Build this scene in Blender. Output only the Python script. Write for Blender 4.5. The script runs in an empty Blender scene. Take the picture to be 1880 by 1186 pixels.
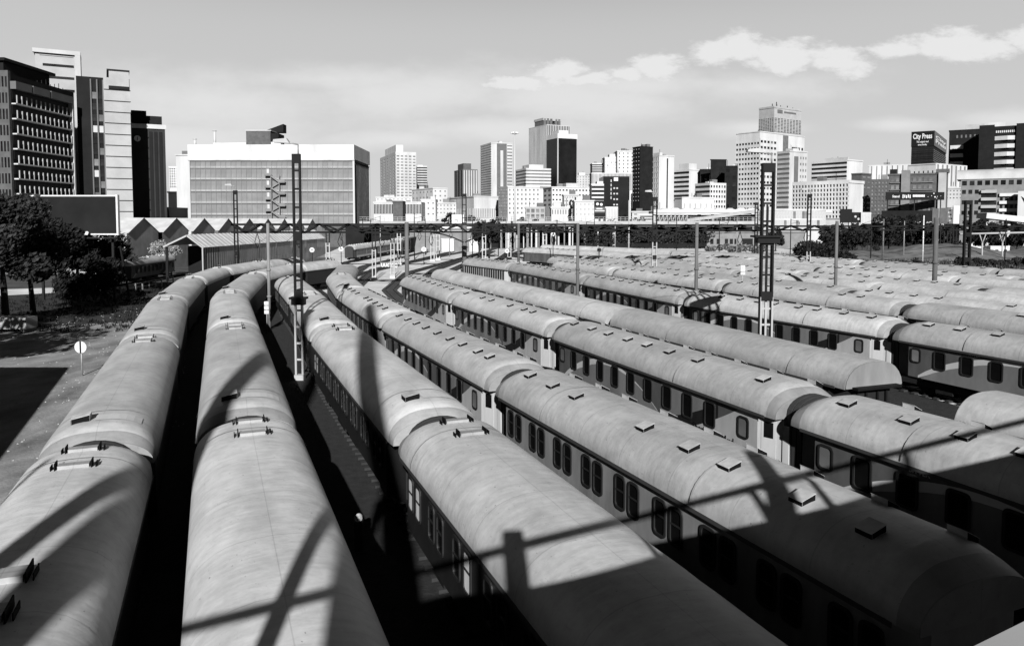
import bpy, math, random
from mathutils import Vector, Matrix
C = bpy.context.scene
R = math.radians
rnd = random.Random(7)
# ------------------------------------------------------------------ camera
FPX, HOR, CAMZ = 1400.0, 405.0, 9.7      # focal length in photo pixels, horizon row, eye height (m)
PITCH = math.atan(0.058)
SHIFT = (593 - HOR - FPX * 0.058)        # photo pixels
cd = bpy.data.cameras.new('camera'); cam = bpy.data.objects.new('camera', cd)
C.collection.objects.link(cam); C.camera = cam
cd.sensor_fit = 'HORIZONTAL'; cd.sensor_width = 36; cd.lens = 36 * FPX / 1880
cd.shift_y = -SHIFT / 1880; cd.clip_start = 0.05; cd.clip_end = 6000
cam.location = (0, 0, CAMZ); cam.rotation_euler = (R(90) - PITCH, 0, 0)

def ray(px, py):
    v = (593 - py - SHIFT) / FPX
    c, s = math.cos(PITCH), math.sin(PITCH)
    return Vector(((px - 940) / FPX, c + v * s, -s + v * c))
def at(px, py, z=0.0):                   # where the sight line through a photo pixel meets height z
    d = ray(px, py); t = (z - CAMZ) / d.z
    return Vector((0, 0, CAMZ)) + d * t
def atY(px, py, Y):                      # ... or meets the plane y = Y
    d = ray(px, py); return Vector((0, 0, CAMZ)) + d * (Y / d.y)

# ------------------------------------------------------------------ sky and sun
SUN_EL, SUN_AZ = 24.8, -4.5              # shadows run forward and a little to the left
C.view_settings.view_transform = 'Standard'; C.view_settings.look = 'None'
C.view_settings.exposure = 1.2; C.view_settings.gamma = 1.0
W = bpy.data.worlds.new('World'); C.world = W; W.use_nodes = True
def build_world():
    nt = W.node_tree; nt.nodes.clear(); N = nt.nodes.new; L = nt.links.new
    def math_(op, a, b=None, clamp=False):
        n = N('ShaderNodeMath'); n.operation = op; n.use_clamp = clamp
        for i, v in enumerate((a, b)):
            if v is None: continue
            if isinstance(v, (int, float)): n.inputs[i].default_value = v
            else: L(v, n.inputs[i])
        return n.outputs[0]
    sky = N('ShaderNodeTexSky'); sky.sky_type = 'NISHITA'; sky.sun_disc = False
    sky.sun_elevation = R(SUN_EL); sky.sun_rotation = R(180 + SUN_AZ)
    sky.air_density = 1.0; sky.dust_density = 0.6; sky.ozone_density = 1.5; sky.altitude = 1700
    sep = N('ShaderNodeSeparateColor'); L(sky.outputs[0], sep.inputs[0])
    grey = math_('ADD', math_('MULTIPLY', sep.outputs[0], 0.75), math_('MULTIPLY', sep.outputs[1], 0.25))
    tc = N('ShaderNodeTexCoord'); sx = N('ShaderNodeSeparateXYZ'); L(tc.outputs['Generated'], sx.inputs[0])
    # sky dimmed overhead to deepen the shade below, bright band of thin high haze towards the horizon
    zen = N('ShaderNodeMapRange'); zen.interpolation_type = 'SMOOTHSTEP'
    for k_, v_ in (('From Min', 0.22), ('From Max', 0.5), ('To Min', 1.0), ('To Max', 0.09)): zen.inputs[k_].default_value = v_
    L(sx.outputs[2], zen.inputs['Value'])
    lift = N('ShaderNodeMapRange')
    for k_, v_ in (('From Min', 0.0), ('From Max', 0.30), ('To Min', SKY_LOW), ('To Max', SKY_TOP)): lift.inputs[k_].default_value = v_
    L(sx.outputs[2], lift.inputs['Value'])
    # sky to the sides and behind is dimmed on purpose, to darken shaded walls
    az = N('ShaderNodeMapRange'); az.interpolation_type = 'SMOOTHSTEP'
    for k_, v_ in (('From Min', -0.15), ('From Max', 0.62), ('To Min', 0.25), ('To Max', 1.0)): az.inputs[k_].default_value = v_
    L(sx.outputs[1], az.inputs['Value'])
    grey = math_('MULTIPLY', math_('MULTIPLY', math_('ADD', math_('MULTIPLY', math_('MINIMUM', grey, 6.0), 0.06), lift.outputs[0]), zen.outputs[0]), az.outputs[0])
    y = math_('MAXIMUM', sx.outputs[1], 0.05)
    u = math_('DIVIDE', sx.outputs[0], y); v = math_('DIVIDE', sx.outputs[2], y)
    front = math_('GREATER_THAN', sx.outputs[1], 0.06)
    cmb = N('ShaderNodeCombineXYZ'); L(u, cmb.inputs[0]); L(math_('MULTIPLY', v, 2.2), cmb.inputs[1])
    def noise(scale, det, rough):
        n = N('ShaderNodeTexNoise'); n.inputs['Scale'].default_value = scale; n.inputs['Detail'].default_value = det
        n.inputs['Roughness'].default_value = rough; L(cmb.outputs[0], n.inputs['Vector']); return n.outputs['Fac']
    n1 = noise(16, 12, 0.66); n2 = noise(3.6, 7, 0.6)
    # cumulus banks and veils: (azimuth px, elevation px, radius, radius) on the sky
    cumulus = [(1315, 100, 55, 42), (1350, 92, 60, 40), (1430, 108, 110, 40), (1530, 118, 80, 34), (1640, 98, 70, 22), (1730, 88, 100, 36), (1800, 96, 90, 26), (1890, 80, 90, 32), (1035, 138, 75, 32), (1060, 150, 110, 22), (1205, 130, 62, 32), (1150, 140, 50, 16), (950, 158, 90, 18), (2050, 70, 120, 36), (-300, 120, 160, 40)]
    veil = [(420, 190, 360, 80), (760, 175, 300, 70), (1060, 185, 300, 60), (1390, 165, 220, 52), (740, 258, 170, 26), (1400, 238, 130, 20), (1640, 232, 110, 18), (1850, 222, 130, 24), (1180, 160, 320, 40), (600, 150, 420, 40), (300, 260, 300, 50), (900, 240, 260, 40)]
    def field(lst):
        out = None
        for cx, cy, rx, ry in lst:
            a = math_('MULTIPLY', math_('SUBTRACT', u, (cx - 940) / FPX), FPX / rx)
            b = math_('MULTIPLY', math_('SUBTRACT', v, (HOR - cy) / FPX), FPX / ry)
            d = math_('SQRT', math_('ADD', math_('MULTIPLY', a, a), math_('MULTIPLY', b, b)))
            bl = math_('SUBTRACT', 1.0, d)
            out = bl if out is None else math_('MAXIMUM', out, bl)
        return math_('MAXIMUM', out, -1.0)
    def ramp(x, lo, hi):
        m = N('ShaderNodeMapRange'); m.interpolation_type = 'SMOOTHSTEP'
        m.inputs['From Min'].default_value = lo; m.inputs['From Max'].default_value = hi; L(x, m.inputs['Value']); return m.outputs[0]
    c1 = ramp(math_('ADD', field(cumulus), math_('MULTIPLY', math_('SUBTRACT', n1, 0.5), 2.4)), 0.05, 0.6)
    c2 = ramp(math_('ADD', field(veil), math_('MULTIPLY', math_('SUBTRACT', n2, 0.5), 2.6)), -0.15, 0.95)
    cov = math_('MULTIPLY', front, math_('MAXIMUM', math_('MULTIPLY', c1, 0.95), math_('MULTIPLY', c2, 0.72)))
    mix = N('ShaderNodeMix'); mix.data_type = 'FLOAT'
    L(cov, mix.inputs[0]); L(grey, mix.inputs[2]); mix.inputs[3].default_value = CLOUD
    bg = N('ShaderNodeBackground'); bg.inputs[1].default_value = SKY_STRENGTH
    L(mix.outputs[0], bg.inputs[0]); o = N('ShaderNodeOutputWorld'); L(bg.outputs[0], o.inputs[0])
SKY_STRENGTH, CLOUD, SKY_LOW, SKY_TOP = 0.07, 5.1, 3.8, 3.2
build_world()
sl = bpy.data.lights.new('sun', 'SUN'); sl.energy = 5.0; sl.angle = R(0.55); sl.color = (1.0, 1.0, 1.0)
so = bpy.data.objects.new('sun', sl); C.collection.objects.link(so)
_sd = Vector((math.sin(R(SUN_AZ)) * math.cos(R(SUN_EL)), math.cos(R(SUN_AZ)) * math.cos(R(SUN_EL)), -math.sin(R(SUN_EL))))
so.rotation_euler = _sd.to_track_quat('-Z', 'Y').to_euler(); so.location = (0, -40, 60)

# ------------------------------------------------------------------ helpers
class MB:
    """collects shapes, builds ONE mesh object"""
    def __init__(s): s.v = []; s.f = []; s.m = []; s.sm = []
    def add(s, vs, fs, m=0, smooth=False):
        o = len(s.v); s.v += [tuple(p) for p in vs]
        for f in fs: s.f.append(tuple(o + i for i in f)); s.m.append(m); s.sm.append(smooth)
        return s
    def box(s, x0, x1, y0, y1, z0, z1, m=0):
        return s.add([(x0,y0,z0),(x1,y0,z0),(x1,y1,z0),(x0,y1,z0),(x0,y0,z1),(x1,y0,z1),(x1,y1,z1),(x0,y1,z1)],
                     [(0,3,2,1),(4,5,6,7),(0,1,5,4),(1,2,6,5),(2,3,7,6),(3,0,4,7)], m)
    def prism(s, poly, z0, z1, m=0):       # plan polygon (ccw) pulled up
        n = len(poly)
        return s.add([(x,y,z0) for x,y in poly] + [(x,y,z1) for x,y in poly],
                     [tuple(range(n-1,-1,-1)), tuple(range(n,2*n))] + [(i,(i+1)%n,n+(i+1)%n,n+i) for i in range(n)], m)
    def sideprism(s, poly, y0, y1, m=0):   # (x, z) polygon pulled along y
        n = len(poly)
        return s.add([(x,y0,z) for x,z in poly] + [(x,y1,z) for x,z in poly],
                     [tuple(range(n)), tuple(range(2*n-1,n-1,-1))] + [((i+1)%n,i,n+i,n+(i+1)%n) for i in range(n)], m)
    def endprism(s, poly, x0, x1, m=0):    # (y, z) polygon pulled along x
        n = len(poly)
        return s.add([(x0,y,z) for y,z in poly] + [(x1,y,z) for y,z in poly],
                     [tuple(range(n-1,-1,-1)), tuple(range(n,2*n))] + [(i,(i+1)%n,n+(i+1)%n,n+i) for i in range(n)], m)
    def tube(s, p, q, r, r2=None, n=8, m=0, smooth=True):
        p, q = Vector(p), Vector(q); d = (q - p).normalized(); r2 = r if r2 is None else r2
        a = d.orthogonal().normalized(); b = d.cross(a)
        vs = [p + (a*math.cos(2*math.pi*i/n) + b*math.sin(2*math.pi*i/n))*r for i in range(n)]
        vs += [q + (a*math.cos(2*math.pi*i/n) + b*math.sin(2*math.pi*i/n))*r2 for i in range(n)]
        o = len(s.v); s.add(vs, [(i,(i+1)%n,n+(i+1)%n,n+i) for i in range(n)], m, smooth)
        s.f += [tuple(o+i for i in range(n-1,-1,-1)), tuple(o+n+i for i in range(n))]; s.m += [m, m]; s.sm += [False, False]
        return s
    def bar(s, p, q, w, h=None, m=0):      # square bar between two points
        p, q = Vector(p), Vector(q); h = h or w; d = (q - p).normalized()
        up = Vector((0,0,1)) if abs(d.z) < 0.98 else Vector((0,1,0))
        a = d.cross(up).normalized(); b = a.cross(d)
        k = [(-1,-1),(1,-1),(1,1),(-1,1)]
        vs = [p + a*(w/2*i) + b*(h/2*j) for i, j in k] + [q + a*(w/2*i) + b*(h/2*j) for i, j in k]
        return s.add(vs, [(3,2,1,0),(4,5,6,7),(0,1,5,4),(1,2,6,5),(2,3,7,6),(3,0,4,7)], m)
    def mesh(s, name, mats):
        me = bpy.data.meshes.new(name); me.from_pydata(s.v, [], s.f)
        for q in mats: me.materials.append(q)
        me.polygons.foreach_set('material_index', s.m); me.polygons.foreach_set('use_smooth', s.sm); me.update()
        return me
    def build(s, name, mats, parent=None, loc=(0,0,0), rz=0.0):
        if not isinstance(mats, (list, tuple)): mats = [mats]
        return put(name, s.mesh(name, mats), parent, loc, rz)
def put(name, me, parent=None, loc=(0,0,0), rz=0.0):
    o = bpy.data.objects.new(name, me); C.collection.objects.link(o)
    o.location = loc; o.rotation_euler = (0, 0, rz)
    if parent is not None: o.parent = parent
    return o
def tag(o, label=None, cat=None, group=None, kind=None):
    if label: o['label'] = label
    if cat: o['category'] = cat
    if group: o['group'] = group
    if kind: o['kind'] = kind
    return o
def thing(name, label, cat, loc=(0,0,0), rz=0.0, group=None):
    return tag(put(name, None, None, loc, rz), label, cat, group)

def mat(name, c, rough=0.75, var=0.15, scale=1.5, bump=0.0, bscale=20, metal=0.0, stretch=(1,1,1), obvar=0.0, spec=0.25):
    m = bpy.data.materials.new(name); m.use_nodes = True; nt = m.node_tree; N = nt.nodes.new; L = nt.links.new
    b = nt.nodes['Principled BSDF']; b.inputs['Roughness'].default_value = rough; b.inputs['Metallic'].default_value = metal; b.inputs['Specular IOR Level'].default_value = spec
    tc = N('ShaderNodeTexCoord'); mp = N('ShaderNodeMapping'); mp.inputs['Scale'].default_value = stretch; L(tc.outputs['Object'], mp.inputs[0])
    n = N('ShaderNodeTexNoise'); n.inputs['Scale'].default_value = scale; n.inputs['Detail'].default_value = 7; n.inputs['Roughness'].default_value = 0.6
    L(mp.outputs[0], n.inputs['Vector'])
    mr = N('ShaderNodeMapRange'); mr.inputs['From Min'].default_value = 0.3; mr.inputs['From Max'].default_value = 0.7
    mr.inputs['To Min'].default_value = c*(1-var); mr.inputs['To Max'].default_value = c*(1+var); L(n.outputs['Fac'], mr.inputs['Value'])
    val = mr.outputs[0]
    if obvar:
        oi = N('ShaderNodeObjectInfo'); m2 = N('ShaderNodeMapRange'); m2.inputs['To Min'].default_value = 1-obvar; m2.inputs['To Max'].default_value = 1+obvar
        L(oi.outputs['Random'], m2.inputs['Value']); mm = N('ShaderNodeMath'); mm.operation = 'MULTIPLY'; L(val, mm.inputs[0]); L(m2.outputs[0], mm.inputs[1]); val = mm.outputs[0]
    L(val, b.inputs['Base Color'])
    if bump:
        n2 = N('ShaderNodeTexNoise'); n2.inputs['Scale'].default_value = bscale; n2.inputs['Detail'].default_value = 4; L(mp.outputs[0], n2.inputs['Vector'])
        bp = N('ShaderNodeBump'); bp.inputs['Strength'].default_value = bump; bp.inputs['Distance'].default_value = 0.05
        L(n2.outputs['Fac'], bp.inputs['Height']); L(bp.outputs[0], b.inputs['Normal'])
    return m
def roof_mat(name, c, wrinkle):
    """weathered coach roof: blotches, streaks running down the arch, small dark specks, wrinkled sheet"""
    m = bpy.data.materials.new(name); m.use_nodes = True; nt = m.node_tree; N = nt.nodes.new; L = nt.links.new
    b = nt.nodes['Principled BSDF']; b.inputs['Roughness'].default_value = 0.55
    tc = N('ShaderNodeTexCoord'); oi = N('ShaderNodeObjectInfo')
    off = N('ShaderNodeVectorMath'); off.operation = 'SCALE'; off.inputs[0].default_value = (31, 17, 9); L(oi.outputs['Random'], off.inputs['Scale'])
    ad = N('ShaderNodeVectorMath'); ad.operation = 'ADD'; L(tc.outputs['Object'], ad.inputs[0]); L(off.outputs[0], ad.inputs[1])
    def noise(st, sc, det=6, ro=0.6):
        mp = N('ShaderNodeMapping'); mp.inputs['Scale'].default_value = st; L(ad.outputs[0], mp.inputs[0])
        n = N('ShaderNodeTexNoise'); n.inputs['Scale'].default_value = sc; n.inputs['Detail'].default_value = det; n.inputs['Roughness'].default_value = ro
        L(mp.outputs[0], n.inputs['Vector']); return n.outputs['Fac']
    def mr(x, a, b_, lo, hi):
        k = N('ShaderNodeMapRange'); k.inputs['From Min'].default_value = a; k.inputs['From Max'].default_value = b_
        k.inputs['To Min'].default_value = lo; k.inputs['To Max'].default_value = hi; L(x, k.inputs['Value']); return k.outputs[0]
    def mul(a, b_):
        k = N('ShaderNodeMath'); k.operation = 'MULTIPLY'; L(a, k.inputs[0])
        if isinstance(b_, float): k.inputs[1].default_value = b_
        else: L(b_, k.inputs[1])
        return k.outputs[0]
    blot = mul(mr(noise((0.5, 1, 1), 0.9), 0.3, 0.7, 0.74, 1.14), mr(noise((1.4, 0.7, 1), 3.1, 8, 0.7), 0.42, 0.7, 1.03, 0.82))
    strk = mr(noise((5, 0.5, 0.5), 1.1), 0.35, 0.72, 1.02, 0.95)
    spk = mr(noise((1, 1.6, 1.6), 9, 2), 0.70, 0.76, 1.0, 0.45)
    per = mr(oi.outputs['Random'], 0, 1, 0.76, 1.12)
    sp = N('ShaderNodeSeparateXYZ'); L(tc.outputs['Object'], sp.inputs[0])
    def seam(out, period, width):
        a = N('ShaderNodeMath'); a.operation = 'PINGPONG'; L(out, a.inputs[0]); a.inputs[1].default_value = period / 2
        return mr(a.outputs[0], width, width * 1.6, 0.80, 1.0)
    seams = mul(seam(sp.outputs[0], 2.41, 0.012), seam(sp.outputs[1], 1.9, 0.008))
    smear = mr(noise((0.7, 2.2, 2.2), 2.6, 8, 0.75), 0.60, 0.74, 1.0, 0.72)
    v = mul(mul(mul(blot, strk), mul(mul(spk, per), mul(seams, smear))), c); L(v, b.inputs['Base Color'])
    h = noise((1.5, 0.45, 0.45), 2.2, 3, 0.5)
    bp = N('ShaderNodeBump'); bp.inputs['Strength'].default_value = wrinkle; bp.inputs['Distance'].default_value = 0.12
    L(h, bp.inputs['Height']); L(bp.outputs[0], b.inputs['Normal'])
    return m
M = {}
M['roof'] = roof_mat('roof_paint', 0.33, 0.12); M['canvas'] = roof_mat('roof_canvas', 0.34, 0.11)
M['roof_end'] = roof_mat('roof_end_paint', 0.2, 0.1); M['gutter'] = mat('gutter', 0.028, 0.6); M['bellows'] = mat('bellows', 0.0196, 0.9)
M['slate'] = mat('slate_paint', 0.055, 0.45, 0.3, 1.2, stretch=(1,1,0.4)); M['maroon'] = mat('dark_wall_paint', 0.0078, 0.5, 0.3)
M['mid'] = mat('mid_grey_paint', 0.115, 0.45, 0.2, 1.2, stretch=(1,1,0.4)); M['weather'] = mat('weathered_wall_paint', 0.125, 0.6, 0.3, 1.4, stretch=(1,1,0.3))
M['livery'] = mat('pale_livery', 0.27, 0.45, 0.14, 1.5, stretch=(1,1,0.3)); M['stripe'] = mat('pale_stripe', 0.34, 0.5, 0.12)
M['black'] = mat('black_iron', 0.0036, 0.6, 0.3, spec=.1); M['iron'] = mat('dark_iron', 0.0084, 0.6, 0.35, 4, spec=.1); M['louver'] = mat('louver', 0.0036, 0.8, spec=.05)
M['vent'] = mat('vent_sheet', 0.27, 0.6, 0.25, 3, obvar=0.2); M['frame'] = mat('window_frame', 0.012, 0.4)
M['paleframe'] = mat('pale_frame', 0.224, 0.5); M['glass'] = mat('dark_glass', 0.0036, 0.2, 0.3, spec=.15); M['blind'] = mat('pale_blind', 0.392, 0.6)
M['white'] = mat('white_wall', 0.32, 0.8, 0.2, 0.12, stretch=(1,1,.25)); M['offwhite'] = mat('off_white_wall', 0.27, 0.8, 0.22, 0.15, stretch=(1,1,.25))
M['pale'] = mat('pale_concrete', 0.21, 0.85, 0.15, 0.25); M['concrete'] = mat('grey_concrete', 0.112, 0.85, 0.2, 0.4, 0.2)
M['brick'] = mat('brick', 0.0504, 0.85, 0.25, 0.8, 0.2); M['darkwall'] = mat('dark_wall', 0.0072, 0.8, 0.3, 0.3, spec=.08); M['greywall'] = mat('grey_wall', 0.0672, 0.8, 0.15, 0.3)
M['towerglass'] = mat('tower_glass', 0.0072, 0.2, 0.4, 0.1, spec=.15); M['pane'] = mat('window_pane', 0.0084, 0.25, 0.6, 0.5, obvar=0.6, spec=.15); M['greypane'] = mat('grey_pane', 0.0896, 0.25, 0.35, 0.4, obvar=0.35)
M['metal'] = mat('galvanised', 0.168, 0.5, 0.3, 2, metal=0.2); M['whitepaint'] = mat('white_paint', 0.36, 0.6, 0.15, 3); M['postgrey'] = mat('post_grey', 0.0616, 0.6, 0.25, 2)
M['tin'] = mat('corrugated_tin', 0.302, 0.5, 0.2, 0.6, stretch=(1,1,1)); M['tinwall'] = mat('tin_wall', 0.2, 0.6, 0.25, 0.5)
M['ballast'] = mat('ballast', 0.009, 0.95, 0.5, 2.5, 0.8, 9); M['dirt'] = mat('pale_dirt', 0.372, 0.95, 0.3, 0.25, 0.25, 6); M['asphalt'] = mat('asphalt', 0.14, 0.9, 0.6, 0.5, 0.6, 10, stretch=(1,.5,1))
M['darkasphalt'] = mat('dark_asphalt', 0.012, 0.95, 0.3, 0.5); M['rail'] = mat('rail_steel', 0.0168, 0.45, 0.3, 3); M['sleeper'] = mat('sleeper_timber', 0.015, 0.9, 0.3)
M['bank'] = mat('field_soil', 0.075, 0.95, 0.85, 0.35, 0.9, 3, stretch=(.6,1,1)); M['towerdark'] = mat('tower_dark_wall', 0.016, 0.7, 0.25, 0.3, spec=.1); M['vergeshade'] = mat('verge_shade_tone', 0.0108, 0.95, 0.6, 0.6, 0.5, 5); M['scrubland'] = mat('scrub_ground', 0.0336, 0.95, 0.6, 0.2, 0.6, 2); M['bark'] = mat('bark', 0.012, 0.9, 0.3, 4, 0.5); M['twig'] = mat('dry_twig', 0.196, 0.8, 0.3)
def leaf_mat(name, c):
    m = mat(name, c, 0.7, 0.6, 0.9, spec=.08); return m
M['leaf'] = leaf_mat('dark_leaf', 0.0096); M['leaf2'] = leaf_mat('mid_leaf', 0.0168); M['drygrass'] = leaf_mat('dry_grass', 0.09)

# ------------------------------------------------------------------ ground
def sheet(name, poly, z, m):
    return tag(MB().add([(x, y, z) for x, y in poly], [tuple(range(len(poly)))]).build(name, m), kind='structure')
sheet('ground', [(-2500, -400), (2500, -400), (2500, 4500), (-2500, 4500)], 0.0, M['scrubland'])
# ------------------------------------------------------------------ the road bridge the photo is taken from (behind and right of the camera)
BA = R(30); BU = Vector((math.cos(BA), math.sin(BA), 0)); BN = Vector((math.sin(BA), -math.cos(BA), 0))   # along, and back from the edge
EDGE0 = Vector((1.66, 2.5, 0))                      # a point of the deck's front edge in front of the camera
def bp(a, b, z): p = EDGE0 + BU * a + BN * b; return (p.x, p.y, z)
def oriented(mb, a0, a1, b0, b1, z0, z1, m=0):
    mb.add([bp(a0,b0,z0),bp(a1,b0,z0),bp(a1,b1,z0),bp(a0,b1,z0),bp(a0,b0,z1),bp(a1,b0,z1),bp(a1,b1,z1),bp(a0,b1,z1)],
           [(0,1,2,3),(7,6,5,4),(4,5,1,0),(5,6,2,1),(6,7,3,2),(7,4,0,3)], m)
bridge = thing('road_bridge', 'concrete bridge over the yard whose pale ledge cuts the bottom right corner', 'bridge')
d = MB(); oriented(d, -60, 70, 0, 14, 7.0, 8.15); d.build('deck', M['concrete'], bridge)
d = MB(); oriented(d, -60, 70, 0.004, 0.5, 8.154, 8.32); d.build('ledge', M['pale'], bridge)
RB = 1.55                                            # railing set back from the edge, just behind the camera
for k in range(-14, 18):
    a = k * 3.3 + 1.1
    d = MB(); d.bar(bp(a, RB, 8.15), bp(a, RB, 9.86), 0.13); d.build('railing_post', M['iron'], bridge)
d = MB(); d.bar(bp(-60, RB, 9.88), bp(70, RB, 9.88), 0.16, 0.12); d.build('handrail', M['iron'], bridge)
d = MB(); d.bar(bp(-60, RB, 8.62), bp(70, RB, 8.62), 0.10, 0.5); d.build('kick_rail', M['iron'], bridge)
def at_x(x, b): return (x - EDGE0.x - BN.x * b) / BU.x           # position along the railing for a world x
for x, w, zt in ((1.1, .36, 10.2), (10.6, .46, 10.3), (-2.4, .27, 12.8), (-9.3, .16, 15), (-7.2, .5, 16.5), (14.5, .4, 10.3)):
    d = MB(); a = at_x(x, RB + .1); d.bar(bp(a, RB + .1, 8.15), bp(a, RB + .1, zt), w); d.build('lamp_standard' if zt > 11 else 'railing_pillar', M['iron'], bridge)
for p_, q_, w in (((6.1, 3.5, 8.2), (7.2, 2.0, 11.6), .3), ((6.9, 3.9, 8.2), (7.6, 3.1, 10.2), .11)): MB().bar(p_, q_, w).build('railing_strut', M['iron'], bridge)
# masts on the deck; only their long shadows fall into the picture
def pylon(x, y, h, r, label):
    t = thing('bridge_pylon', label, 'pylon', (x, y, 0))
    MB().tube((-1.4,0,7), (-5.4,0,h-6), r, r*0.75, 14).build('pylon_leg', M['pale'], t)
    MB().tube((3.9,0,7), (-1.9,0,h-4), r, r*0.75, 14).build('pylon_leg', M['pale'], t)
    return t
# ------------------------------------------------------------------ coaches
LN, BW, RW, ZF, ZE, ZR = 19.3, 1.40, 1.50, 1.15, 2.94, 3.9      # length, half body, half roof, floor, eave, ridge
def arch(yn, drop=0.0, lift=0.0):
    return ZE + (ZR - ZE - drop) * max(0.0, 1 - abs(yn) ** 2.7) ** 0.56 + lift
def roof_mesh(key, domed, m, L=LN):
    mb = MB(); nx, na = 44, 22; xs = []
    for i in range(nx + 1): xs.append(-L/2 + L * i / nx)
    if domed: xs = sorted(set(xs + [s*(L/2 - q) for s in (-1, 1) for q in (0.08, 0.2, 0.65, 0.95)]))
    ring = []
    rr = random.Random(key)
    for x in xs:
        e = max(0.0, 1 - (L/2 - abs(x)) / 1.1) if domed else 0
        drop = 0.36 * e * e; wsc = 1 - 0.05 * e * e
        row = [(x, -RW*wsc, ZE - 0.1)]
        for k in range(na + 1):
            yn = -math.cos(math.pi * k / na)
            row.append((x, yn * RW * wsc, arch(yn, drop) + (rr.uniform(-.006, .006) if 2 < k < na - 2 else 0)))
        row.append((x, RW*wsc, ZE - 0.1)); ring.append(row)
    n = len(ring[0]); vs = [p for r in ring for p in r]
    fs = [(i*n+k, (i+1)*n+k, (i+1)*n+k+1, i*n+k+1) for i in range(len(ring)-1) for k in range(n-1)]
    mb.add(vs, fs, 0, True)
    if domed:
        for q in range(len(fs)):
            if abs(vs[fs[q][0]][0] + vs[fs[q][1]][0])/2 > L/2 - .5: mb.m[q] = 1
    mb.add(ring[0], [tuple(range(n))], 1); mb.add(ring[-1], [tuple(range(n-1, -1, -1))], 1)
    bot = [ring[0][0], ring[-1][0], ring[-1][-1], ring[0][-1]]; mb.add(bot, [(3,2,1,0)])
    return mb.mesh('roof', [m, M['roof_end']])
def body_mesh(m, mend, L=LN):
    mb = MB(); h = L / 2 - 0.12; c = 0.95
    pl = [(-h+c,-BW),(h-c,-BW),(h,-1.02),(h,1.02),(h-c,BW),(-h+c,BW),(-h,1.02),(-h,-1.02)]
    n = len(pl); o = [(x,y,ZF-.15) for x,y in pl] + [(x,y,ZE-.02) for x,y in pl]
    mb.add(o, [tuple(range(n-1,-1,-1)), tuple(range(n,2*n))])
    for i in range(n):
        j = (i+1) % n; mb.add([o[i],o[j],o[n+j],o[n+i]], [(0,1,2,3)], 1 if i in (1,2,3) else (2 if i in (5,6,7) else 0))
    return mb.mesh('body', [m, mend, M['bellows']])
def rrect(cx, cz, w, h, r, n=4):
    out = []
    for sx, sz, a0 in ((1,-1,-90),(1,1,0),(-1,1,90),(-1,-1,180)):
        for k in range(n+1):
            a = R(a0 + 90*k/n); out.append((cx + sx*(w/2-r) + r*math.cos(a), cz + sz*(h/2-r) + r*math.sin(a)))
    return out
def window_mesh(w, h, split, mf, mg):
    mb = MB(); o = rrect(0, 0, w+.14, h+.14, .16); i = rrect(0, 0, w, h, .11); n = len(o)
    for a, b, d in ((o, i, .035),):
        vs = [(x,-d,z) for x,z in a] + [(x,-d,z) for x,z in b] + [(x,0,z) for x,z in a] + [(x,.0,z) for x,z in b]
        fs = []
        for k in range(n):
            j = (k+1) % n; fs += [(k,j,n+j,n+k), (2*n+k,2*n+j,j,k), (n+k,n+j,3*n+j,3*n+k)]
        mb.add(vs, fs, 0)
    mb.add([(x,-.008,z) for x,z in i], [tuple(range(n))], 1)
    if split: mb.box(-w/2, w/2, -.03, -.01, h*split-.02, h*split+.02, 0)
    return mb.mesh('window', [mf, mg])
def vent_mesh(side, w=.40, l=.34, h=.10, y0=.66):
    s = side; mb = MB(); yn = y0 / RW
    z0 = arch(yn - .12); z1 = arch(yn + .22)
    tilt = (z1 - z0) / (.34 * RW)
    P = lambda x, t, k: (x, s*(y0 + t), arch(yn) + tilt * t + k)
    def bx(x0, x1, t0, t1, k0, k1, m):
        v = [P(x0,t0,k0),P(x1,t0,k0),P(x1,t1,k0),P(x0,t1,k0),P(x0,t0,k1),P(x1,t0,k1),P(x1,t1,k1),P(x0,t1,k1)]
        f = [(0,3,2,1),(4,5,6,7),(0,1,5,4),(1,2,6,5),(2,3,7,6),(3,0,4,7)]
        if s < 0: f = [tuple(reversed(q)) for q in f]
        mb.add(v, f, m)
    bx(-w/2, w/2, -l/2, l/2, -.08, h, 0)
    bx(-w/2+.004, w/2-.004, l/2, l/2+.012, -.09, h-.003, 1)
    bx(-w/2-.01, w/2+.01, -l/2-.01, l/2+.03, h, h+.010, 0)
    bx(w/2, w/2+.008, -l/2+.004, l/2-.004, -.08, h-.003, 1)
    return mb.mesh('roof_vent', [M['vent'], M['louver']])
def hatch_mesh():                                     # flat ventilator with two upright end plates
    mb = MB(); y = .36; z = arch(y/RW)
    mb.box(-.13, .13, -y+.04, y-.04, z-.12, ZR+.07, 0)
    for s in (-1, 1):
        mb.box(-.17, .17, s*(y+.01)-.012, s*(y+.01)+.012, z-.08, ZR+.14, 1)
        mb.box(-.13, .13, s*(y+.10)-.01, s*(y+.10)+.01, z-.12, ZR+.07, 1)
    return mb.mesh('roof_hatch', [M['roof_end'], M['louver']])
def bogie_mesh():
    mb = MB()
    for s in (-1, 1):
        mb.box(-1.7, 1.7, s*.98-.06, s*.98+.06, .5, .78); mb.box(-.5, .5, s*.98-.1, s*.98+.1, .32, .9)
    mb.box(-.2, .2, -.95, .95, .5, .85)
    return mb.mesh('bogie', [M['iron']])
def wheel_mesh():
    return MB().tube((0,-.07,0), (0,.07,0), .44, n=16).tube((0,-.12,0), (0,.12,0), .14, n=8).mesh('wheel', [M['black']])
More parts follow.
